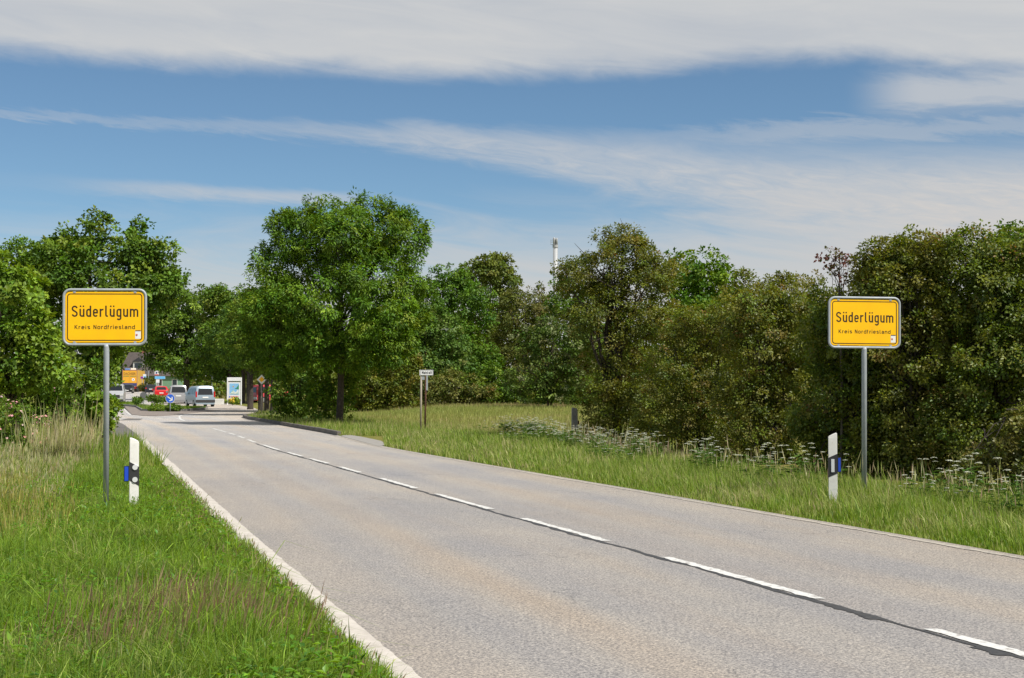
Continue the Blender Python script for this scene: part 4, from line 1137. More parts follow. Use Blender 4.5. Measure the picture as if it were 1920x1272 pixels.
proto = []
for k in range(5):
    V, T, K = parsley_mesh(300 + k)
    o = npmesh('cow_parsley', V, T, LEAF, None, K); proto.append(o)
r = np.random.default_rng(310); spots = []
while len(spots) < 150:
    y = r.uniform(29, 51) if r.random() < .8 else r.uniform(17, 29)
    f = HEDGE_FOOT(y)
    if y < 29: x = f + r.uniform(-.7, .15)
    elif y < 40: x = f + r.uniform(-1.3, .2)
    else: x = f + r.uniform(-2.4, .1) - max(0, y - 44) * .18
    if vnoise(np.array([x]), np.array([y]), 1.6, 61)[0] < .30: continue
    if abs(y - 46.5) < 3 and x > 1.4: continue
    spots.append((float(x), float(y)))
for k, (x, y) in enumerate(spots):
    o = proto[k] if k < 5 else proto[k % 5].copy()
    if k >= 5: C.objects.link(o)
    s = r.uniform(.8, 1.15); o.location = (x, y, -.03); o.rotation_euler = (0, 0, r.uniform(0, 6.28)); o.scale = (s, s, s)
    tag(o, 'white flowering cow parsley plant on the right verge before the hedge', 'flower', 'cow parsley along the right verge')


# ------------------------------------------------------------------ signs and posts
STEEL = mat('galvanised_steel', (.37, .40, .43), .55, .1, noise=((.30, .33, .36), 8, .35, .65))
YEL = mat('sign_yellow', (.97, .54, .0), .42, spec=.4, noise=((.90, .47, .004), 3.5, .4, .75))
BLK = mat('sign_black', (.035, .018, .004), .5)
WHT = mat('white_plastic', (.78, .77, .74), .5, noise=((.62, .60, .55), 7, .5, .75))
BLKP = mat('black_plastic', (.03, .03, .033), .5)
BLUE = mat('reflector_blue', (.015, .07, .55), .3)
REFL = mat('reflector_white', (.75, .76, .78), .25, metal=.2)
SWHITE = mat('sign_white', (.78, .79, .80), .45)
SBLUE = mat('sign_blue', (.02, .12, .62), .45)
SRED = mat('sign_red', (.55, .03, .03), .45)
GREYB = mat('sign_back', (.14, .145, .15), .6)


def town_sign(px, D, zbot, lb, rz, pipe_x):
    root = empty('town_sign', (ax(px, D), D, 0), rz, lb, 'sign', 'town entrance signs'); root.rotation_euler[1] = R(-.35 if px < 900 else .45)
    w, h = 1.0, .66; z0 = zbot + .04
    fr = rrect(-.52, .52, zbot, zbot + .715, .085)
    MB().tube([(p[0], 0, p[1]) for p in fr], .0180, 8, closed=True).build('frame', STEEL, root, smooth=True)
    pm = MB().prism(rrect(-w / 2, w / 2, z0 - .012, z0 - .012 + h, .06), -.0045, 0).build('plate', YEL, root)
    V, F = ring_face(rrect(-.478, .478, z0 + .010, z0 - .034 + h, .042), rrect(-.466, .466, z0 + .022, z0 - .046 + h, .032), -.0055, -.005)
    MB().add(V, F).build('border_line', BLK, pm)
    lettering('lettering', 'Süderlügum', -.42, .427, z0 + .322, .146, .0195, -.005, BLK, pm, .29, .27)
    lettering('lettering', 'Kreis', -.382, -.184, z0 + .162, .055, .0086, -.005, BLK, pm, .40, .30)
    lettering('lettering', 'Nordfriesland', -.143, .385, z0 + .162, .055, .0086, -.005, BLK, pm, .40, .30)
    st = MB().prism([(.388, z0 + .035), (.458, z0 + .035), (.458, z0 + .145), (.388, z0 + .145)], -.0062, -.005).build('sticker', SWHITE, pm)
    MB().box(.390, .459, -.0072, -.0064, z0 + .134, z0 + .146).build('sticker_bar', BLKP, st)
    MB().prism([(.395, z0 + .097), (.419, z0 + .097), (.419, z0 + .08), (.407, z0 + .066), (.395, z0 + .08)], -.0072, -.0064).build('crest', mat('crest_red', (.55, .1, .06), .5), st)
    MB().prism([(.397, z0 + .079), (.417, z0 + .079), (.407, z0 + .068)], -.0082, -.0074).build('crest_tip', mat('crest_blue', (.06, .06, .14), .5), st)
    for sx in (-.385, .385):
        for zz in (zbot + .012, zbot + .672):
            MB().box(sx - .018, sx + .018, -.008, .012, zz, zz + .03).build('clip', STEEL, root, bevel=.003)
    MB().tube([(pipe_x, .012, -.3), (pipe_x, .012, zbot - .085), (pipe_x, .006, zbot - .03), (pipe_x, 0, zbot + .004)], [.0365, .0365, .034, .030], 14).build('post', STEEL, root, smooth=True)
    return root


RZ = math.atan2(.285, 1)                    # the road's own heading
town_sign(198.5, 19.45, az_(646.5, 19.45), 'yellow Süderlügum town sign on the grass verge with round delineator reflectors beside it', RZ * .45, .02)
town_sign(1618.5, 21.45, az_(652, 21.45), 'yellow Süderlügum town sign standing before the hedge', RZ * .35, .0)


def delineator(px, D, top, lb, rz, kind):
    root = empty('delineator_post', (ax(px, D), D, 0), rz, lb, 'post', 'delineator posts')
    w = .062; f = 1 if kind == 'round' else -1
    # hollow triangular post: flat face to traffic, bevelled head falling to the road
    def sec(z): return [(-w, -.035, z), (w, -.035, z), (w * .8, .02, z), (.0, .075, z), (-w * .8, .02, z)]
    zs = (-.2, top - .05); V = sec(zs[0]) + sec(zs[1])
    for x in (-w, w, w * .8, 0, -w * .8): pass
    for (x, y, z) in sec(top): V.append((x * .96, y * .9, z + (-.035 if x * f > .01 else (.015 if x * f < -.01 else -.005))))
    F = []
    for a in (0, 5):
        for i in range(5): j = (i + 1) % 5; F.append((a + i, a + j, a + 5 + j, a + 5 + i))
    F.append((10, 11, 12, 13, 14)); MB().add(V, F).build('body', WHT, root, bevel=.008)
    # slanting black band wrapping the front
    zl, zr = (top - .30, top - .375) if kind == 'round' else (top - .335, top - .275)
    hl = .245 if kind == 'round' else .27
    e = .003
    pts = [(-w - e, -.035 - e), (w + e, -.035 - e), (w * .8 + e, .02), (0, .075 + e), (-w * .8 - e, .02)]
    zz = [zl, zr, zr, (zl + zr) / 2, zl]
    V = [(p[0], p[1], q) for p, q in zip(pts, zz)] + [(p[0], p[1], q - hl) for p, q in zip(pts, zz)]
    MB().add(V, [(i, (i + 1) % 5, 5 + (i + 1) % 5, 5 + i) for i in range(5)]).build('black_band', BLKP, root)
    if kind == 'round':
        for dz in (-.065, -.225):
            MB().disc(.012, (zl + zr) / 2 + dz + .025, .034, -.052, -.036).build('reflector', REFL, root)
        bx = (-w - .062, -w - .008)
    else:
        MB().box(-.022, .022, -.046, -.037, (zl + zr) / 2 - .225, (zl + zr) / 2 - .045).build('reflector', REFL, root, bevel=.003)
        bx = (w + .006, w + .045)
    zc = (zl + zr) / 2
    hd = MB().box(min(bx) - .004, max(bx) + .004, -.02, .03, zc - .225, zc - .02).build('wildlife_reflector', BLKP, root, bevel=.004)
    MB().box(min(bx) + .004, max(bx) - .002, -.03, -.021, zc - .215, zc - .03).build('blue_face', BLUE, hd)
    return root


d1 = 2800 * 1.02 / 152
delineator(253.5, 19.6, az_(822, 19.6), 'white delineator post with two round reflectors on the left verge', .25, 'round')
delineator(1560, 20.6, az_(813, 20.6), 'white delineator post with one rectangular reflector before the hedge', -.25, 'rect')

# street name sign and the rusty post behind it
D = gp(790, 813)[1]; b = (ax(789, D), D); top = az_(694, D)
WOODP = mat('beige_post', (.34, .30, .23), .7, noise=((.25, .22, .17), 6, .35, .65))
root = empty('street_sign', (*b, 0), 0, 'white Maistoft street name sign on a pale post at the meadow', 'sign')
MB().tube([(0, 0, -.2), (0.02, 0, top - .02)], .036, 10).build('post', WOODP, root, smooth=True)
wv = (813.5 - 790) / FOC * D
pm = MB().box(-.02, wv, -.05, -.035, top - .20, top).build('plate', SWHITE, root, bevel=.004)
lettering('lettering', 'Maistoft', .045, wv - .03, top - .145, .095, .017, -.052, BLKP, pm, .3, .28)
V, F = ring_face(rrect(-.012, wv - .008, top - .192, top - .008, .012), rrect(-.006, wv - .014, top - .186, top - .014, .010), -.0535, -.0515)
MB().add(V, F).build('border_line', BLKP, pm)
MB().box(-.045, -.025, -.05, .52, top - .20, top).build('cross_plate', SWHITE, root, bevel=.004)
MB().box(.0, .14, -.03, -.02, top - .36, top - .215).build('small_plate', STEEL, root, bevel=.003)
D2 = D + 3.2
RUST = mat('rusty_iron', (.11, .045, .022), .9, noise=((.055, .028, .018), 8, .35, .65), bump=.5, bscale=30)
t2 = az_(702, D2)
root = empty('iron_post', (ax(797, D2), D2, 0), 0, 'rusty brown iron post behind the Maistoft sign', 'post')
MB().tube([(0, 0, -.2), (.04, 0, t2)], .034, 8).build('post', RUST, root, smooth=True)
MB().box(.045, .11, -.03, .03, t2 - .62, t2 + .02).build('bracket', STEEL, root, bevel=.003)
# weathered fence post with a wire loop
D = gp(1077, 826)[1]
GREYW = mat('weathered_wood', (.36, .345, .32), .9, noise=((.20, .19, .175), 7, .35, .65), bump=.7, bscale=18)
root = empty('fence_post', (ax(1077, D), D, 0), .2, 'weathered grey wooden fence post at the hawthorn', 'post')
tp_ = az_(764, D)
MB().add([(-.09, -.08, -.2), (.10, -.08, -.2), (.10, .08, -.2), (-.09, .08, -.2), (-.085, -.075, tp_), (.085, -.075, tp_ - .035), (.08, .075, tp_ - .05), (-.08, .075, tp_ - .01)],
         [(0, 3, 2, 1), (4, 5, 6, 7), (0, 1, 5, 4), (1, 2, 6, 5), (2, 3, 7, 6), (3, 0, 4, 7)]).build('post', GREYW, root, bevel=.01)
MB().box(.09, .13, -.1, -.08, .50, .62).build('rusty_plate', RUST, root)
MB().tube([(.10, -.1, .42), (.18, -.13, .56), (.26, -.12, .60), (.24, -.11, .52), (.16, -.1, .46), (.12, -.1, .28)], .012, 5).build('rope_loop', mat('white_rope', (.6, .6, .58), .8), root)


def round_sign(name, lb, px, D, pyc, r_, front, face, cat='sign'):
    zb = float(zt(D)); root = empty(name, (ax(px, D), D, zb), 0, lb, cat); zc = az_(pyc, D) - zb
    MB().tube([(0, .03, -.1), (0, .03, zc + r_ * .6)], .03, 8).build('post', STEEL, root, smooth=True)
    d = MB().disc(0, zc, r_, -.01, .0, 32).build('disc', face, root)
    return root, d, zc


root, d, zc = round_sign('keep_right_sign', 'round blue sign with white arrow pointing down right on the island', 320, 103.0, 747.5, .315, True, SBLUE)
V, F = ring_face([(.315 * math.cos(t / 32 * 6.2832), zc + .315 * math.sin(t / 32 * 6.2832)) for t in range(32)], [(.298 * math.cos(t / 32 * 6.2832), zc + .298 * math.sin(t / 32 * 6.2832)) for t in range(32)], -.013, -.011)
MB().add(V, F).build('rim', SWHITE, d)
ar = [(-.22, .035), (.06, .035), (.06, .035), (-.03, .15), (.06, .15), (.19, 0), (.06, -.15), (-.03, -.15), (.06, -.035), (-.22, -.035)]
ca, sa = math.cos(R(-35)), math.sin(R(-35))
for nm, po in (('arrow_shaft', [(-.23, .035), (.10, .035), (.10, -.035), (-.23, -.035)]), ('arrow_head', [(.01, .17), (.09, .17), (.22, 0), (.09, -.17), (.01, -.17), (.115, 0)])):
    q = [(x * ca - y * sa, zc + x * sa + y * ca) for x, y in po]; e = -.0135 if nm == 'arrow_shaft' else -.0145
    MB().prism(q, e, e + .001).build(nm, SWHITE, d)
round_sign('road_sign', 'round sign seen from its grey back at the far end of the island', 270, 128.0, 742, .31, False, GREYB)

# priority road diamond
D = gp(491, 779)[1]; root = empty('priority_sign', (ax(491, D), D, 0), 0, 'white and yellow diamond priority sign on a grey post', 'sign')
zc = az_(712, D); s = .30
MB().tube([(0, .03, -.1), (0, .03, zc)], .032, 8).build('post', mat('post_grey', (.30, .28, .25), .7), root, smooth=True)
pm = MB().prism([(0, zc - s), (s, zc), (0, zc + s), (-s, zc)], -.01, 0).build('plate', SWHITE, root)
MB().prism([(0, zc - s * .58), (s * .58, zc), (0, zc + s * .58), (-s * .58, zc)], -.014, -.011).build('yellow_field', mat('sign_amber', (1.0, .50, .01), .5), pm)

# tourist map board
D = 141.0; zb = float(zt(D)); root = empty('map_board', (ax(440, D), D, zb), 0, 'blue and white tourist map board with green emblem', 'sign')
z0, z1 = az_(748.5, D) - zb, az_(717, D) - zb; w2 = 12.8 / FOC * D
zt0 = az_(708, D) - zb
for sx in (-1, 1): MB().tube([(sx * w2, 0, -.1), (sx * w2, 0, zt0 + .0)], .06, 8).build('post', SWHITE, root)
pm = MB().box(-w2 + .07, w2 - .07, -.05, .05, z0, z1).build('panel', SWHITE, root, bevel=.01)
MB().box(-w2 + .2, w2 - .2, -.062, -.052, z0 + .42, z1 - .12).build('map_picture', mat('map_blue', (.16, .42, .75), .5, noise=((.28, .55, .80), 1.2, .35, .65)), pm)
MB().prism([(-.42, z0 + .48), (-.1, z0 + .85), (.1, z0 + .62), (.4, z0 + .95), (.42, z0 + .48)], -.075, -.064).build('map_land', mat('map_white', (.72, .76, .74), .5, noise=((.30, .55, .38), 6, .45, .6)), pm)
MB().prism([(.05, z0 + 1.0), (.2, z0 + 1.05), (.44, z0 + 1.36), (.44, z0 + .9)], -.075, -.064).build('map_wood', mat('map_green', (.03, .25, .13), .5), pm)
MB().disc(-.08, z0 + 1.18, .06, -.075, -.064, 12).build('map_sun', mat('map_orange', (.7, .33, .04), .5), pm)
MB().box(-w2 + .16, -w2 + .24, -.062, -.052, z0 + .12, z0 + .30).build('info_mark', SBLUE, pm)
for k in range(9):
    MB().box(-.34 + k * .085, -.28 + k * .085, -.062, -.052, z0 + .17, z0 + (.25 if k % 3 else .29)).build('red_letter', SRED, pm)
MB().box(-w2 + .02, w2 - .02, -.04, .04, z1 + .1, zt0).build('head_panel', SWHITE, root, bevel=.02)
# small white notice board behind the van
D = 143.0; zb = float(zt(D)); root = empty('notice_board', (ax(412, D), D, zb), 0, 'low white notice board beside the light blue van', 'sign')
pm = MB().box(-.46, .46, -.02, .02, az_(759, D) - zb, az_(748, D) - zb).build('panel', mat('notice_white', (.72, .71, .66), .6), root, bevel=.01)
for k in range(3): MB().box(-.36, .34 - k * .08, -.024, -.021, az_(751 + 2.4 * k, D) - zb - .02, az_(751 + 2.4 * k, D) - zb + .01).build('text_row', mat('notice_grey', (.5, .5, .47), .6), pm)
for sx in (-.35, .35): MB().tube([(sx, .04, -.1), (sx, .04, az_(750, D) - zb)], .03, 6).build('post', STEEL, root)


# ------------------------------------------------------------------ vehicles
GLASS = mat('car_glass', (.012, .014, .016), .06, spec=.8)
TYRE = mat('tyre', (.02, .02, .02), .85)
RIM = mat('rim', (.45, .46, .47), .35, .6)
TRIM = mat('car_trim', (.03, .03, .032), .6)
LRED = mat('lamp_red', (.45, .015, .015), .2)
LCLR = mat('lamp_clear', (.75, .76, .78), .12, .3)
PLATE = mat('plate_white', (.75, .75, .73), .5)
CHROME = mat('chrome', (.6, .6, .6), .2, .9)


def paint(name, col, metal=.0): return mat(name, col, .28, metal, .6)


def vehicle(name, lb, cat, px, D, col, prof, hw, belt, rz=0.0, oncoming=False, roof_in=.12, rear_win=None, front_win=None, lamps=None, wheels=(.75, 3.4), wr=.31, side=None, group=None, plate_z=.75, bumper=None, belt_in=.02):
    """shell lofted along its length; y runs forward from the tail"""
    zb = float(zt(D)); root = empty(name, (ax(px, D), D, zb), rz + (math.pi if oncoming else 0), lb, cat, group)
    ys = np.array([p[0] for p in prof]); tops = np.array([p[1] for p in prof]); Ln = ys[-1]
    off = -Ln if oncoming else 0.0              # the end that faces the camera sits at the empty
    def width(y): return hw * (1 - .10 * max(0, (y - Ln + .6) / .6) ** 2 - .05 * max(0, (.3 - y) / .3) ** 2)
    def ring(y, top):
        w = width(y); bt = min(belt, top - .02); hi = top - bt > .2
        tw = w - belt_in - (roof_in * (top - bt) / .6 if hi else .03)
        h = [(w * .86, .22), (w * .97, .30), (w, .50), (w, bt - .12), (w - belt_in, bt), (tw + .0, top - (.09 if hi else .012)), (tw - (.10 if hi else .12), top - (.015 if hi else 0)), (tw * .5, top + .012)]
        return [(x, y + off, z) for x, z in h] + [(-x, y + off, z) for x, z in reversed(h)]
    V = []; F = []; n = 16
    for y, t in prof: V += ring(y, t)
    for i in range(len(prof) - 1):
        for k in range(n): j = (k + 1) % n; F.append((i * n + k, i * n + j, (i + 1) * n + j, (i + 1) * n + k))
    F.append(tuple(range(n))); F.append(tuple((len(prof) - 1) * n + k for k in range(n)))
    body = MB().add(V, F).build('body', col, root)
    for p in body.data.polygons: p.use_smooth = len(p.vertices) == 4
    md = body.modifiers.new('edge', 'EDGE_SPLIT'); md.split_angle = R(38)
    face = lambda y: y + off
    def quad(nm, P, m, par=root): return MB().add(P, [(0, 1, 2, 3)]).build(nm, m, par)
    # side glass, front and rear pairs each side
    if side:
        for (a, c, zl, zh) in side:
            for s in (-1, 1):
                P = []
                for (y, f) in ((a, 0), (c, 0), (c, 1), (a, 1)):
                    t = float(np.interp(y, ys, tops)); w = width(y); tw = w - belt_in - roof_in * (t - belt) / .6
                    z = zl if f == 0 else min(zh, t - .13); g = (z - belt) / max(.05, (t - .09 - belt)); x = (w - belt_in) + (tw - (w - belt_in)) * g
                    P.append((s * (x + .008), face(y), z))
                quad('side_window', P, GLASS)
    if rear_win:
        (y0, z0, y1, z1, a, c) = rear_win
        quad('rear_window', [(-a, face(y0), z0), (a, face(y0), z0), (c, face(y1), z1), (-c, face(y1), z1)], GLASS)
    if front_win:
        (y0, z0, y1, z1, a, c) = front_win
        quad('windscreen', [(a, face(y0), z0), (-a, face(y0), z0), (-c, face(y1), z1), (c, face(y1), z1)], GLASS)
    yf = face(Ln) + .012; yr = face(0) - .012
    if lamps:
        for nm, x0, x1, z0, z1, end, m in lamps:
            for s in (-1, 1):
                yy = yr if end == 'rear' else yf; e = .03 if end == 'rear' else -.03
                MB().box(min(s * x0, s * x1), max(s * x0, s * x1), min(yy, yy + e * 3), max(yy, yy + e * 3), z0, z1).build(nm, m, root, bevel=.01)
    yy = yf if oncoming else yr
    MB().box(-.26, .26, yy - .01 if not oncoming else yy, yy if not oncoming else yy + .01, plate_z, plate_z + .11).build('number_plate', PLATE, root)
    if bumper:
        z0, z1, m = bumper
        e0, e1 = (yr - .03, yr + .10) if not oncoming else (yf - .10, yf + .03)
        MB().box(-hw * .95, hw * .95, e0, e1, z0, z1).build('bumper', m, root, bevel=.03)
    for s in (-1, 1):
        for wy in wheels:
            x0 = s * (hw - .20); x1 = s * (hw + .004)
            V = []; tb = MB().tube([(x0, face(wy), wr), (x1, face(wy), wr)], wr, 18); t = tb.build('wheel', TYRE, root)
            MB().tube([(x1 - s * .02, face(wy), wr), (x1 + s * .006, face(wy), wr)], wr * .62, 14).build('rim', RIM, t)
        MB().box(min(s * (hw + .02), s * (hw + .2)), max(s * (hw + .02), s * (hw + .2)), face(Ln * .70), face(Ln * .70) + .12, belt + .0, belt + .22).build('mirror', col, root, bevel=.03)
    return root


VANP = [(0, .80), (.03, 1.05), (.10, 1.60), (.22, 1.80), (1.2, 1.84), (2.6, 1.82), (2.95, 1.74), (3.5, 1.22), (3.75, 1.06), (4.25, .92), (4.42, .70)]
LB = paint('paint_pale_blue', (.30, .375, .44), .25)
vehicle('light_blue_van', 'pale blue compact van driving past the traffic island', 'van', 386, 131.0, LB, VANP, .90, 1.08, R(25),
        roof_in=.10, rear_win=(.016, 1.06, .075, 1.60, .66, .58), lamps=[('tail_lamp', .74, .86, .85, 1.35, 'rear', LRED)], wheels=(.72, 3.4),
        side=[(.3, 1.2, 1.10, 1.62), (1.3, 2.2, 1.10, 1.62), (2.3, 3.0, 1.10, 1.60)], plate_z=.78, bumper=(.38, .62, TRIM))
SIL = paint('paint_silver', (.40, .40, .41), .4)
vehicle('silver_van', 'silver compact van in the queue between the red car and pale blue van', 'van', 335.5, 147.0, SIL, VANP, .895, 1.06, R(15),
        roof_in=.12, rear_win=(.02, 1.10, .09, 1.66, .68, .60), lamps=[('tail_lamp', .76, .87, .62, 1.02, 'rear', LRED)], side=[(.3, 1.3, 1.10, 1.62), (1.4, 2.9, 1.10, 1.60)], plate_z=.72, bumper=(.34, .60, paint('paint_silver_low', (.36, .36, .37), .3)))
HATCH = [(0, .70), (.04, .95), (.18, 1.10), (.55, 1.42), (1.2, 1.49), (2.0, 1.46), (2.45, 1.36), (3.0, .98), (3.6, .90), (3.9, .74), (4.0, .55)]
REDP = paint('paint_red', (.52, .015, .02))
vehicle('red_car', 'red hatchback in the queue ahead of the silver van', 'car', 303.5, 192.0, REDP, HATCH, .86, .92, R(16), rear_win=(.08, 1.02, .40, 1.36, .62, .52),
        lamps=[('tail_lamp', .55, .82, .78, .93, 'rear', mat('lamp_bright_red', (.75, .06, .04), .2))], side=[(.6, 1.4, .95, 1.34), (1.5, 2.4, .95, 1.34)], wheels=(.7, 3.2), wr=.3, plate_z=.55, bumper=(.28, .5, REDP))
DK = paint('paint_dark_blue', (.012, .014, .022))
vehicle('dark_car', 'dark blue car at the head of the queue ahead of the red car', 'car', 283.5, 236.0, DK, HATCH, .88, .94, R(14), rear_win=(.08, 1.02, .40, 1.36, .62, .52),
        lamps=[('tail_lamp', .62, .84, .82, .98, 'rear', LRED)], side=[(.6, 1.4, .97, 1.34), (1.5, 2.4, .97, 1.34)], wheels=(.7, 3.2), wr=.31, plate_z=.72, bumper=(.28, .5, DK))
BK = paint('paint_black', (.008, .008, .009))
vehicle('black_car', 'black hatchback coming towards us in front of the lorry', 'car', 239, 246.0, BK, HATCH, .88, .94, R(10), True, front_win=(3.06, 1.0, 2.56, 1.34, .68, .56),
        lamps=[('head_lamp', .55, .80, .64, .76, 'front', LCLR)], side=[(.6, 1.4, .97, 1.34), (1.5, 2.4, .97, 1.34)], wheels=(.7, 3.2), wr=.31, plate_z=.42, bumper=(.24, .44, BK))
BUSP = [(0, .9), (.05, 1.4), (.15, 1.9), (.5, 1.98), (2.8, 1.97), (3.3, 1.88), (3.95, 1.32), (4.15, 1.20), (4.75, 1.02), (4.95, .72)]
WV = paint('paint_white_silver', (.46, .47, .48), .25)
tv = vehicle('silver_transporter', 'silver white transporter with taxi lamp coming towards us past the island', 'van', 213, 143.0, WV, BUSP, .98, 1.22, R(12), True,
        roof_in=.12, front_win=(3.99, 1.34, 3.46, 1.82, .84, .74), lamps=[('head_lamp', .56, .90, .82, 1.02, 'front', LCLR)], side=[(.4, 1.5, 1.25, 1.75), (1.6, 2.8, 1.25, 1.75), (2.9, 3.5, 1.25, 1.7)], wheels=(.95, 3.9), wr=.34, plate_z=.55, bumper=(.26, .5, TRIM))
MB().box(-.62, .62, .0, .02, .62, .92).build('grille', TRIM, tv, bevel=.005)
MB().box(-.2, .2, -3.1, -2.85, 1.985, 2.10).build('taxi_lamp', mat('taxi_blue', (.25, .45, .75), .4), tv, bevel=.02)

# lorry with yellow doors
D = 268.0; zb = float(zt(D)); root = empty('lorry', (ax(244, D), D, zb), R(8), 'lorry with yellow rear doors and blue lower band lettered DACHSER', 'lorry')
RUSTF = mat('lorry_frame', (.30, .14, .11), .6)
LY = mat('lorry_yellow', (.72, .36, .025), .5); LBL = mat('lorry_blue', (.04, .05, .16), .5)
MB().box(-1.30, 1.30, 0, 13.0, 1.05, 3.95).build('box_body', mat('lorry_side', (.62, .36, .05), .5), root)
fr = MB().add(*ring_face([(-1.32, .98), (1.32, .98), (1.32, 4.0), (-1.32, 4.0)], [(-1.22, 1.10), (1.22, 1.10), (1.22, 3.86), (-1.22, 3.86)], -.05, .02)).build('rear_frame', RUSTF, root)
for s in (-1, 1):
    x0, x1 = (.02, 1.215) if s > 0 else (-1.215, -.02)
    dr = MB().box(x0, x1, -.04, -.003, 1.62, 3.855).build('rear_door', LY, root, bevel=.01)
    MB().box(x0, x1, -.041, -.004, 1.11, 1.60).build('lower_band', LBL, dr)
    MB().box(x0 + .55 * (s > 0) + .50 * (s < 0) - .0, x0 + .62 * (s > 0) + .57 * (s < 0), -.07, -.045, 1.15, 3.8).build('lock_bar', STEEL, dr) if False else None
font_text('lettering', 'DACHSER', 2.1, .42, (0, -.062, 3.3), mat('lorry_letter', (.16, .085, .03), .6), root)
for s in (-.62, .60): MB().box(s - .5, s + .5, -.062, -.045, 2.80, 2.92).build('small_print', mat('lorry_letter_green', (.20, .24, .06), .6), root)
em = MB().disc(.62, 2.25, .26, -.062, -.05, 20).build('emblem', SWHITE, root)
MB().box(.54, .70, -.07, -.064, 2.12, 2.38).build('emblem_mark', mat('emblem_brown', (.4, .2, .06), .5), em)
MB().box(-1.2, 1.2, .1, .25, .55, .95).build('bumper', TRIM, root, bevel=.02)
for s in (-1, 1):
    for wy in (1.6, 2.9, 4.2, 11):
        MB().tube([(s * .85, wy, .5), (s * 1.25, wy, .5)], .5, 16).build('wheel', TYRE, root)
    MB().box(min(s * .8, s * 1.15), max(s * .8, s * 1.15), .04, .09, .66, .84).build('tail_lamp', LRED, root)
# red and white van behind the limes
D = 152.0; zb = float(zt(D))
vehicle('red_white_van', 'red and white van parked behind the lime trunks', 'van', 474, D, paint('paint_signal_red', (.58, .06, .08)), VANP, .92, 1.08, R(-50), roof_in=.10,
        rear_win=(.016, 1.06, .075, 1.60, .66, .58), lamps=[('tail_lamp', .74, .88, .85, 1.35, 'rear', LRED)], side=[(.3, 1.2, 1.10, 1.62), (1.3, 2.9, 1.10, 1.62)], plate_z=.5, bumper=(.34, .6, SWHITE))

# ------------------------------------------------------------------ village behind the cars
ROOF = mat('roof_tiles', (.085, .068, .06), .85, noise=((.055, .045, .042), 3, .35, .65), bump=.6, bscale=6)
PLAST = mat('white_render', (.62, .62, .60), .85, noise=((.50, .50, .48), 1.5, .35, .65))
BRICK = mat('brick_base', (.30, .12, .08), .9, noise=((.2, .09, .06), 6, .35, .65))
GRN = mat('green_render', (.16, .30, .20), .8)
WIN = mat('window_glass', (.03, .04, .05), .08)


def house(name, lb, px, D, half, depth, eaves, ridge, wallm, rz=0.0, wins=3, rows=(1.0,), dormer=False, hip=1.4):
    zb = float(zt(D)); root = empty(name, (ax(px, D), D, zb), rz, lb, 'house')
    MB().box(-half, half, 0, depth, .4, eaves).build('wall', wallm, root)
    MB().box(-half - .03, half + .03, -.03, depth + .03, -.3, .4).build('plinth', BRICK, root)
    e = .45
    V = [(-half - e, -e, eaves - .1), (half + e, -e, eaves - .1), (half + e, depth + e, eaves - .1), (-half - e, depth + e, eaves - .1), (-half - e + hip, depth / 2, ridge), (half + e - hip, depth / 2, ridge)]
    rf = MB().add(V, [(0, 1, 5, 4), (1, 2, 5), (2, 3, 4, 5), (3, 0, 4), (3, 2, 1, 0)]).build('roof', ROOF, root)
    MB().box(-half * .3, -half * .3 + .6, depth / 2 - .3, depth / 2 + .3, ridge - .6, ridge + .7).build('chimney', BRICK, rf)
    for zr in rows:
        for k in range(wins):
            x = -half + (k + .5) * 2 * half / wins
            w = MB().box(x - .5, x + .5, -.035, .02, zr, zr + 1.3).build('window', SWHITE, root)
            MB().box(x - .42, x + .42, -.05, -.038, zr + .08, zr + 1.22).build('pane', WIN, w)
    if dormer:
        x = -half * .35
        dm = MB().box(x - 1.0, x + 1.0, -.2, depth / 2 - 1.5, eaves - .2, eaves + 1.5).build('dormer', PLAST, root)
        MB().box(x - .7, x + .7, -.26, -.205, eaves + .2, eaves + 1.2).build('dormer_window', WIN, dm)
        MB().add([(x - 1.2, -.4, eaves + 1.5), (x + 1.2, -.4, eaves + 1.5), (x + 1.2, depth / 2, eaves + 1.5), (x - 1.2, depth / 2, eaves + 1.5), (x, -.4, eaves + 2.3), (x, depth / 2, eaves + 2.3)],
                 [(0, 1, 4), (1, 2, 5, 4), (3, 0, 4, 5), (2, 3, 5), (0, 3, 2, 1)]).build('dormer_roof', mat('slate', (.03, .03, .035), .7), dm)
    return root


house('gable_house', 'white house with steep brown tiled roof behind the lorry', 276, 290.0, 4.6, 8, 4.2, 7.6, PLAST, R(8), 4, (1.2,), True, 1.2)
house('long_house', 'low green walled house with brown roof behind the round bush', 300, 282.0, 4.2, 7, 3.0, 4.6, GRN, R(4), 3, (1.0,), False, .5)
# white pillar wall and boards over the lorry
D = 276.0; zb = float(zt(D)); root = empty('gate_pillar', (ax(260.5, D), D, zb), 0, 'tall white pillar on a brick foot beside the lorry', 'pillar')
MB().box(-.36, .36, 0, .7, .55, az_(702.5, D) - zb).build('shaft', PLAST, root, bevel=.02); MB().box(-.40, .40, -.03, .73, -.2, .55).build('foot', BRICK, root)


def board(name, lb, px, D, x0, x1, y0, y1, parts, cat='sign'):
    """board on a post; x0..y1 in photo pixels turned to metres at D"""
    zb = float(zt(D)); root = empty(name, (ax(px, D), D, zb), 0, lb, cat); k = D / FOC
    MB().tube([(0, .06, -.1), (0, .06, az_(y0, D) - zb)], .04, 6).build('post', STEEL, root)
    MB().box((x0 - px) * k, (x1 - px) * k, 0, .05, az_(y1, D) - zb, az_(y0, D) - zb).build('panel', SWHITE, root, bevel=.01)
    for nm, a, c, d_, e, m in parts:
        MB().box((a - px) * k, (c - px) * k, -.02, -.004, az_(e, D) - zb, az_(d_, D) - zb).build(nm, m, root)
    return root


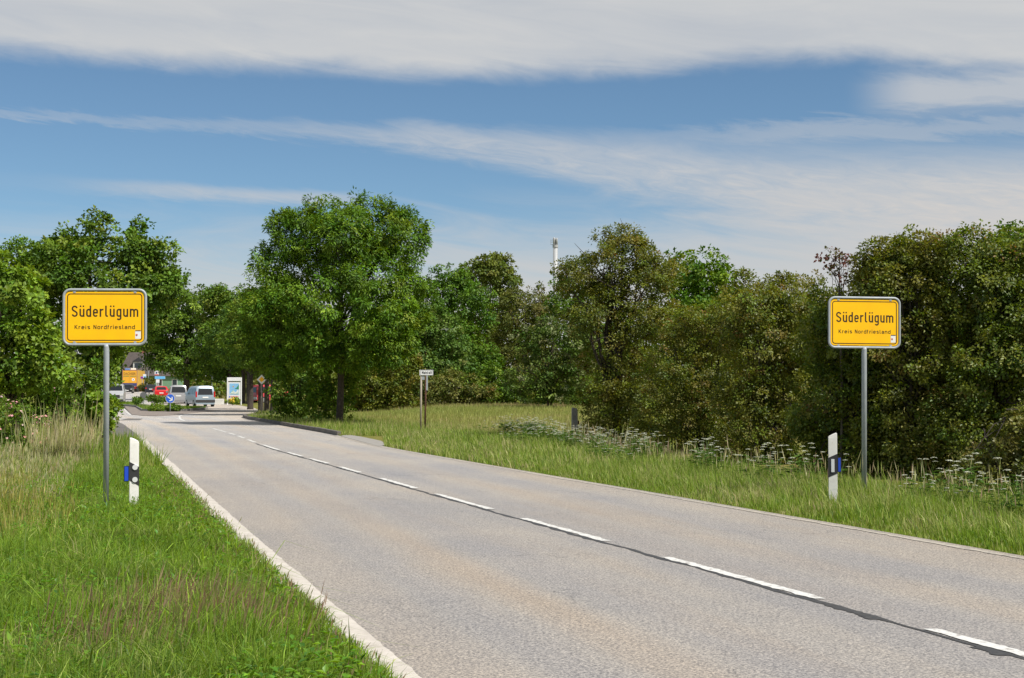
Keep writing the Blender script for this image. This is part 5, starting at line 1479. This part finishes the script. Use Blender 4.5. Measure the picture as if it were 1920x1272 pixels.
SKYB = mat('board_blue', (.08, .24, .70), .5); CYAN = mat('board_cyan', (.14, .48, .85), .5); VIO = mat('board_violet', (.22, .03, .28), .5)
board('shop_board', 'blue and yellow shop board above the lorry', 240, 274.0, 234.8, 244.5, 691, 697.5, [('blue_field', 235, 244.3, 691.2, 694.8, SKYB), ('yellow_field', 235.3, 243.8, 694.9, 697.2, mat('board_yellow', (.75, .55, .05), .5))])
board('shop_board', 'plain white shop board above the lorry', 250.5, 274.3, 245.6, 255.5, 690.5, 697.5, [])
board('bus_stop_board', 'small violet and white board beside the white pillar', 267, 262.0, 264, 270, 706, 710.8, [('violet_field', 264.2, 269, 706.3, 710.4, VIO)])
board('parking_board', 'small white and blue board behind the round bush', 271.5, 264.0, 268.8, 274.6, 702, 709.5, [('blue_field', 269.2, 274.2, 705.5, 709, CYAN)])
board('red_white_board', 'red bordered white road sign over the round bush', 294, 232.0, 290.4, 298.2, 691.5, 704, [('red_band', 290.6, 298, 702.2, 703.8, SRED), ('red_corner', 290.6, 292.2, 691.8, 696, SRED), ('blue_mark', 292.5, 295.5, 697.5, 701, LBL)])
board('direction_board', 'long light blue direction sign behind the red car', 298, 230.0, 290.8, 310.2, 706, 711, [('blue_field', 291, 310, 706.2, 710.8, CYAN)])
board('white_plate_sign', 'small white plate below the light blue direction sign', 297, 229.0, 293, 299.5, 711.8, 718, [])
# round topiary bush and the low planting of the island
D = 240.0; zb = float(zt(D)); b = (ax(280.5, D), D)
tree('round_bush', 'round clipped yellow green bush behind the dark car', 'bush', (*b, zb), [L_(280.5, 720, zb, D, b, 10.5, 12, 1.0), L_(268, 727, zb, D, b, 5, 7, .6)], 130, 20, .28, .16, .12,
     [(3, (.09, .11, .018)), (2, (.13, .14, .02))], 401, .4, .05, nl=0, zmin=.05)


def low_bush(px, D, hw, hh, pyc, lb, seed, cols, name='island_shrub'):
    zb = float(zt(D)); b = (ax(px, D), D)
    return tree(name, lb, 'bush', (*b, zb), [L_(px - hw * .4, pyc, zb, D, b, hw * .6, hh, .7), L_(px + hw * .4, pyc + 1, zb, D, b, hw * .6, hh * .85, .7)], int(50 + hw * 2.4), 18, .2, .12, .09, cols, seed, .3, .03, nl=0, zmin=.1)


low_bush(297, 124.0, 19, 5.5, 748, 'long low green shrub bed on the island before the red car', 402, LIND)
low_bush(258, 126.0, 5, 5, 750, 'small conical shrub at the tip of the island', 403, LIND)
low_bush(296, 105.0, 11, 5, 764, 'low yellowish shrub left of the blue arrow sign', 404, LIGHT)
low_bush(325, 104.5, 10, 5, 764, 'low bushy plant around the foot of the blue arrow sign', 405, LIND)
D = 139.0; zb = float(zt(D)); b = (ax(437, D), D)
rl = [L_(437, 752, zb, D, b, 9, 5, .5)]
fb = tree('flower_bush', 'small yellow flowering bush below the tourist map', 'bush', (*b, zb), rl, 40, 14, .2, .12, .09, LIGHT, 406, .3, .03, nl=0)
flowers(fb, [(l[0], l[1], l[2], l[3], l[4], l[5]) for l in rl], 40, .16, [(1, (.7, .5, .04))], 407)['kind'] = 'stuff'
for px, py, D, lb in ((218.5, 700, 190.0, 'slim grey street lamp behind the silver white transporter'), (279, 690, 250.0, 'slim pale flagpole above the round bush'), (398, 705, 165.0, 'thin grey lamp post behind the pale blue van')):
    zb = float(zt(D)); root = empty('street_lamp', (ax(px, D), D, zb), 0, lb, 'lamp post'); z1 = az_(py, D) - zb
    MB().tube([(0, 0, -.1), (0, 0, z1)], [.06, .04], 8).build('pole', STEEL, root)
    MB().box(-.12, .12, -.35, .1, z1, z1 + .08).build('lamp_head', STEEL, root, bevel=.02)

# chimney stack with its flues beyond the wood
D = 300.0; zb = float(zt(D)); root = empty('chimney_stack', (ax(1041.5, D), D, zb), 0, 'slender white chimney stack with twin flues above the trees', 'chimney')
k = D / FOC; zc = az_(459, D) - zb; ztp = az_(446, D) - zb
CH = mat('chimney_white', (.38, .39, .40), .5, .1)
MB().tube([(0, 0, -.2), (0, 0, zc - .3)], [.52, .47], 24).build('shaft', CH, root, smooth=True)
MB().tube([(0, 0, zc - .55), (0, 0, zc)], .56, 24).build('collar', CH, root, smooth=False)
for x, t in ((-2.5 * k, ztp + .1), (2.4 * k, ztp)):
    MB().tube([(x, -.1, zc - .05), (x, -.1, t - .15), (x, -.1, t)], [.2, .2, .14], 12).build('flue', CH, root, smooth=True)
MB().tube([(0, .3, zc - .05), (0, .3, ztp - .1)], .2, 12).build('flue', CH, root, smooth=True)
lad = MB()
for zz in (zc + .1, zc + .6, zc + 1.0): lad.tube([(-.5, 0, zz), (-.95, 0, zz), (-.95, .4, zz), (-.5, .4, zz)], .03, 5)
lad.tube([(-.95, 0, zc + .05), (-.95, 0, zc + 1.05)], .03, 5); lad.build('ladder_cage', STEEL, root)
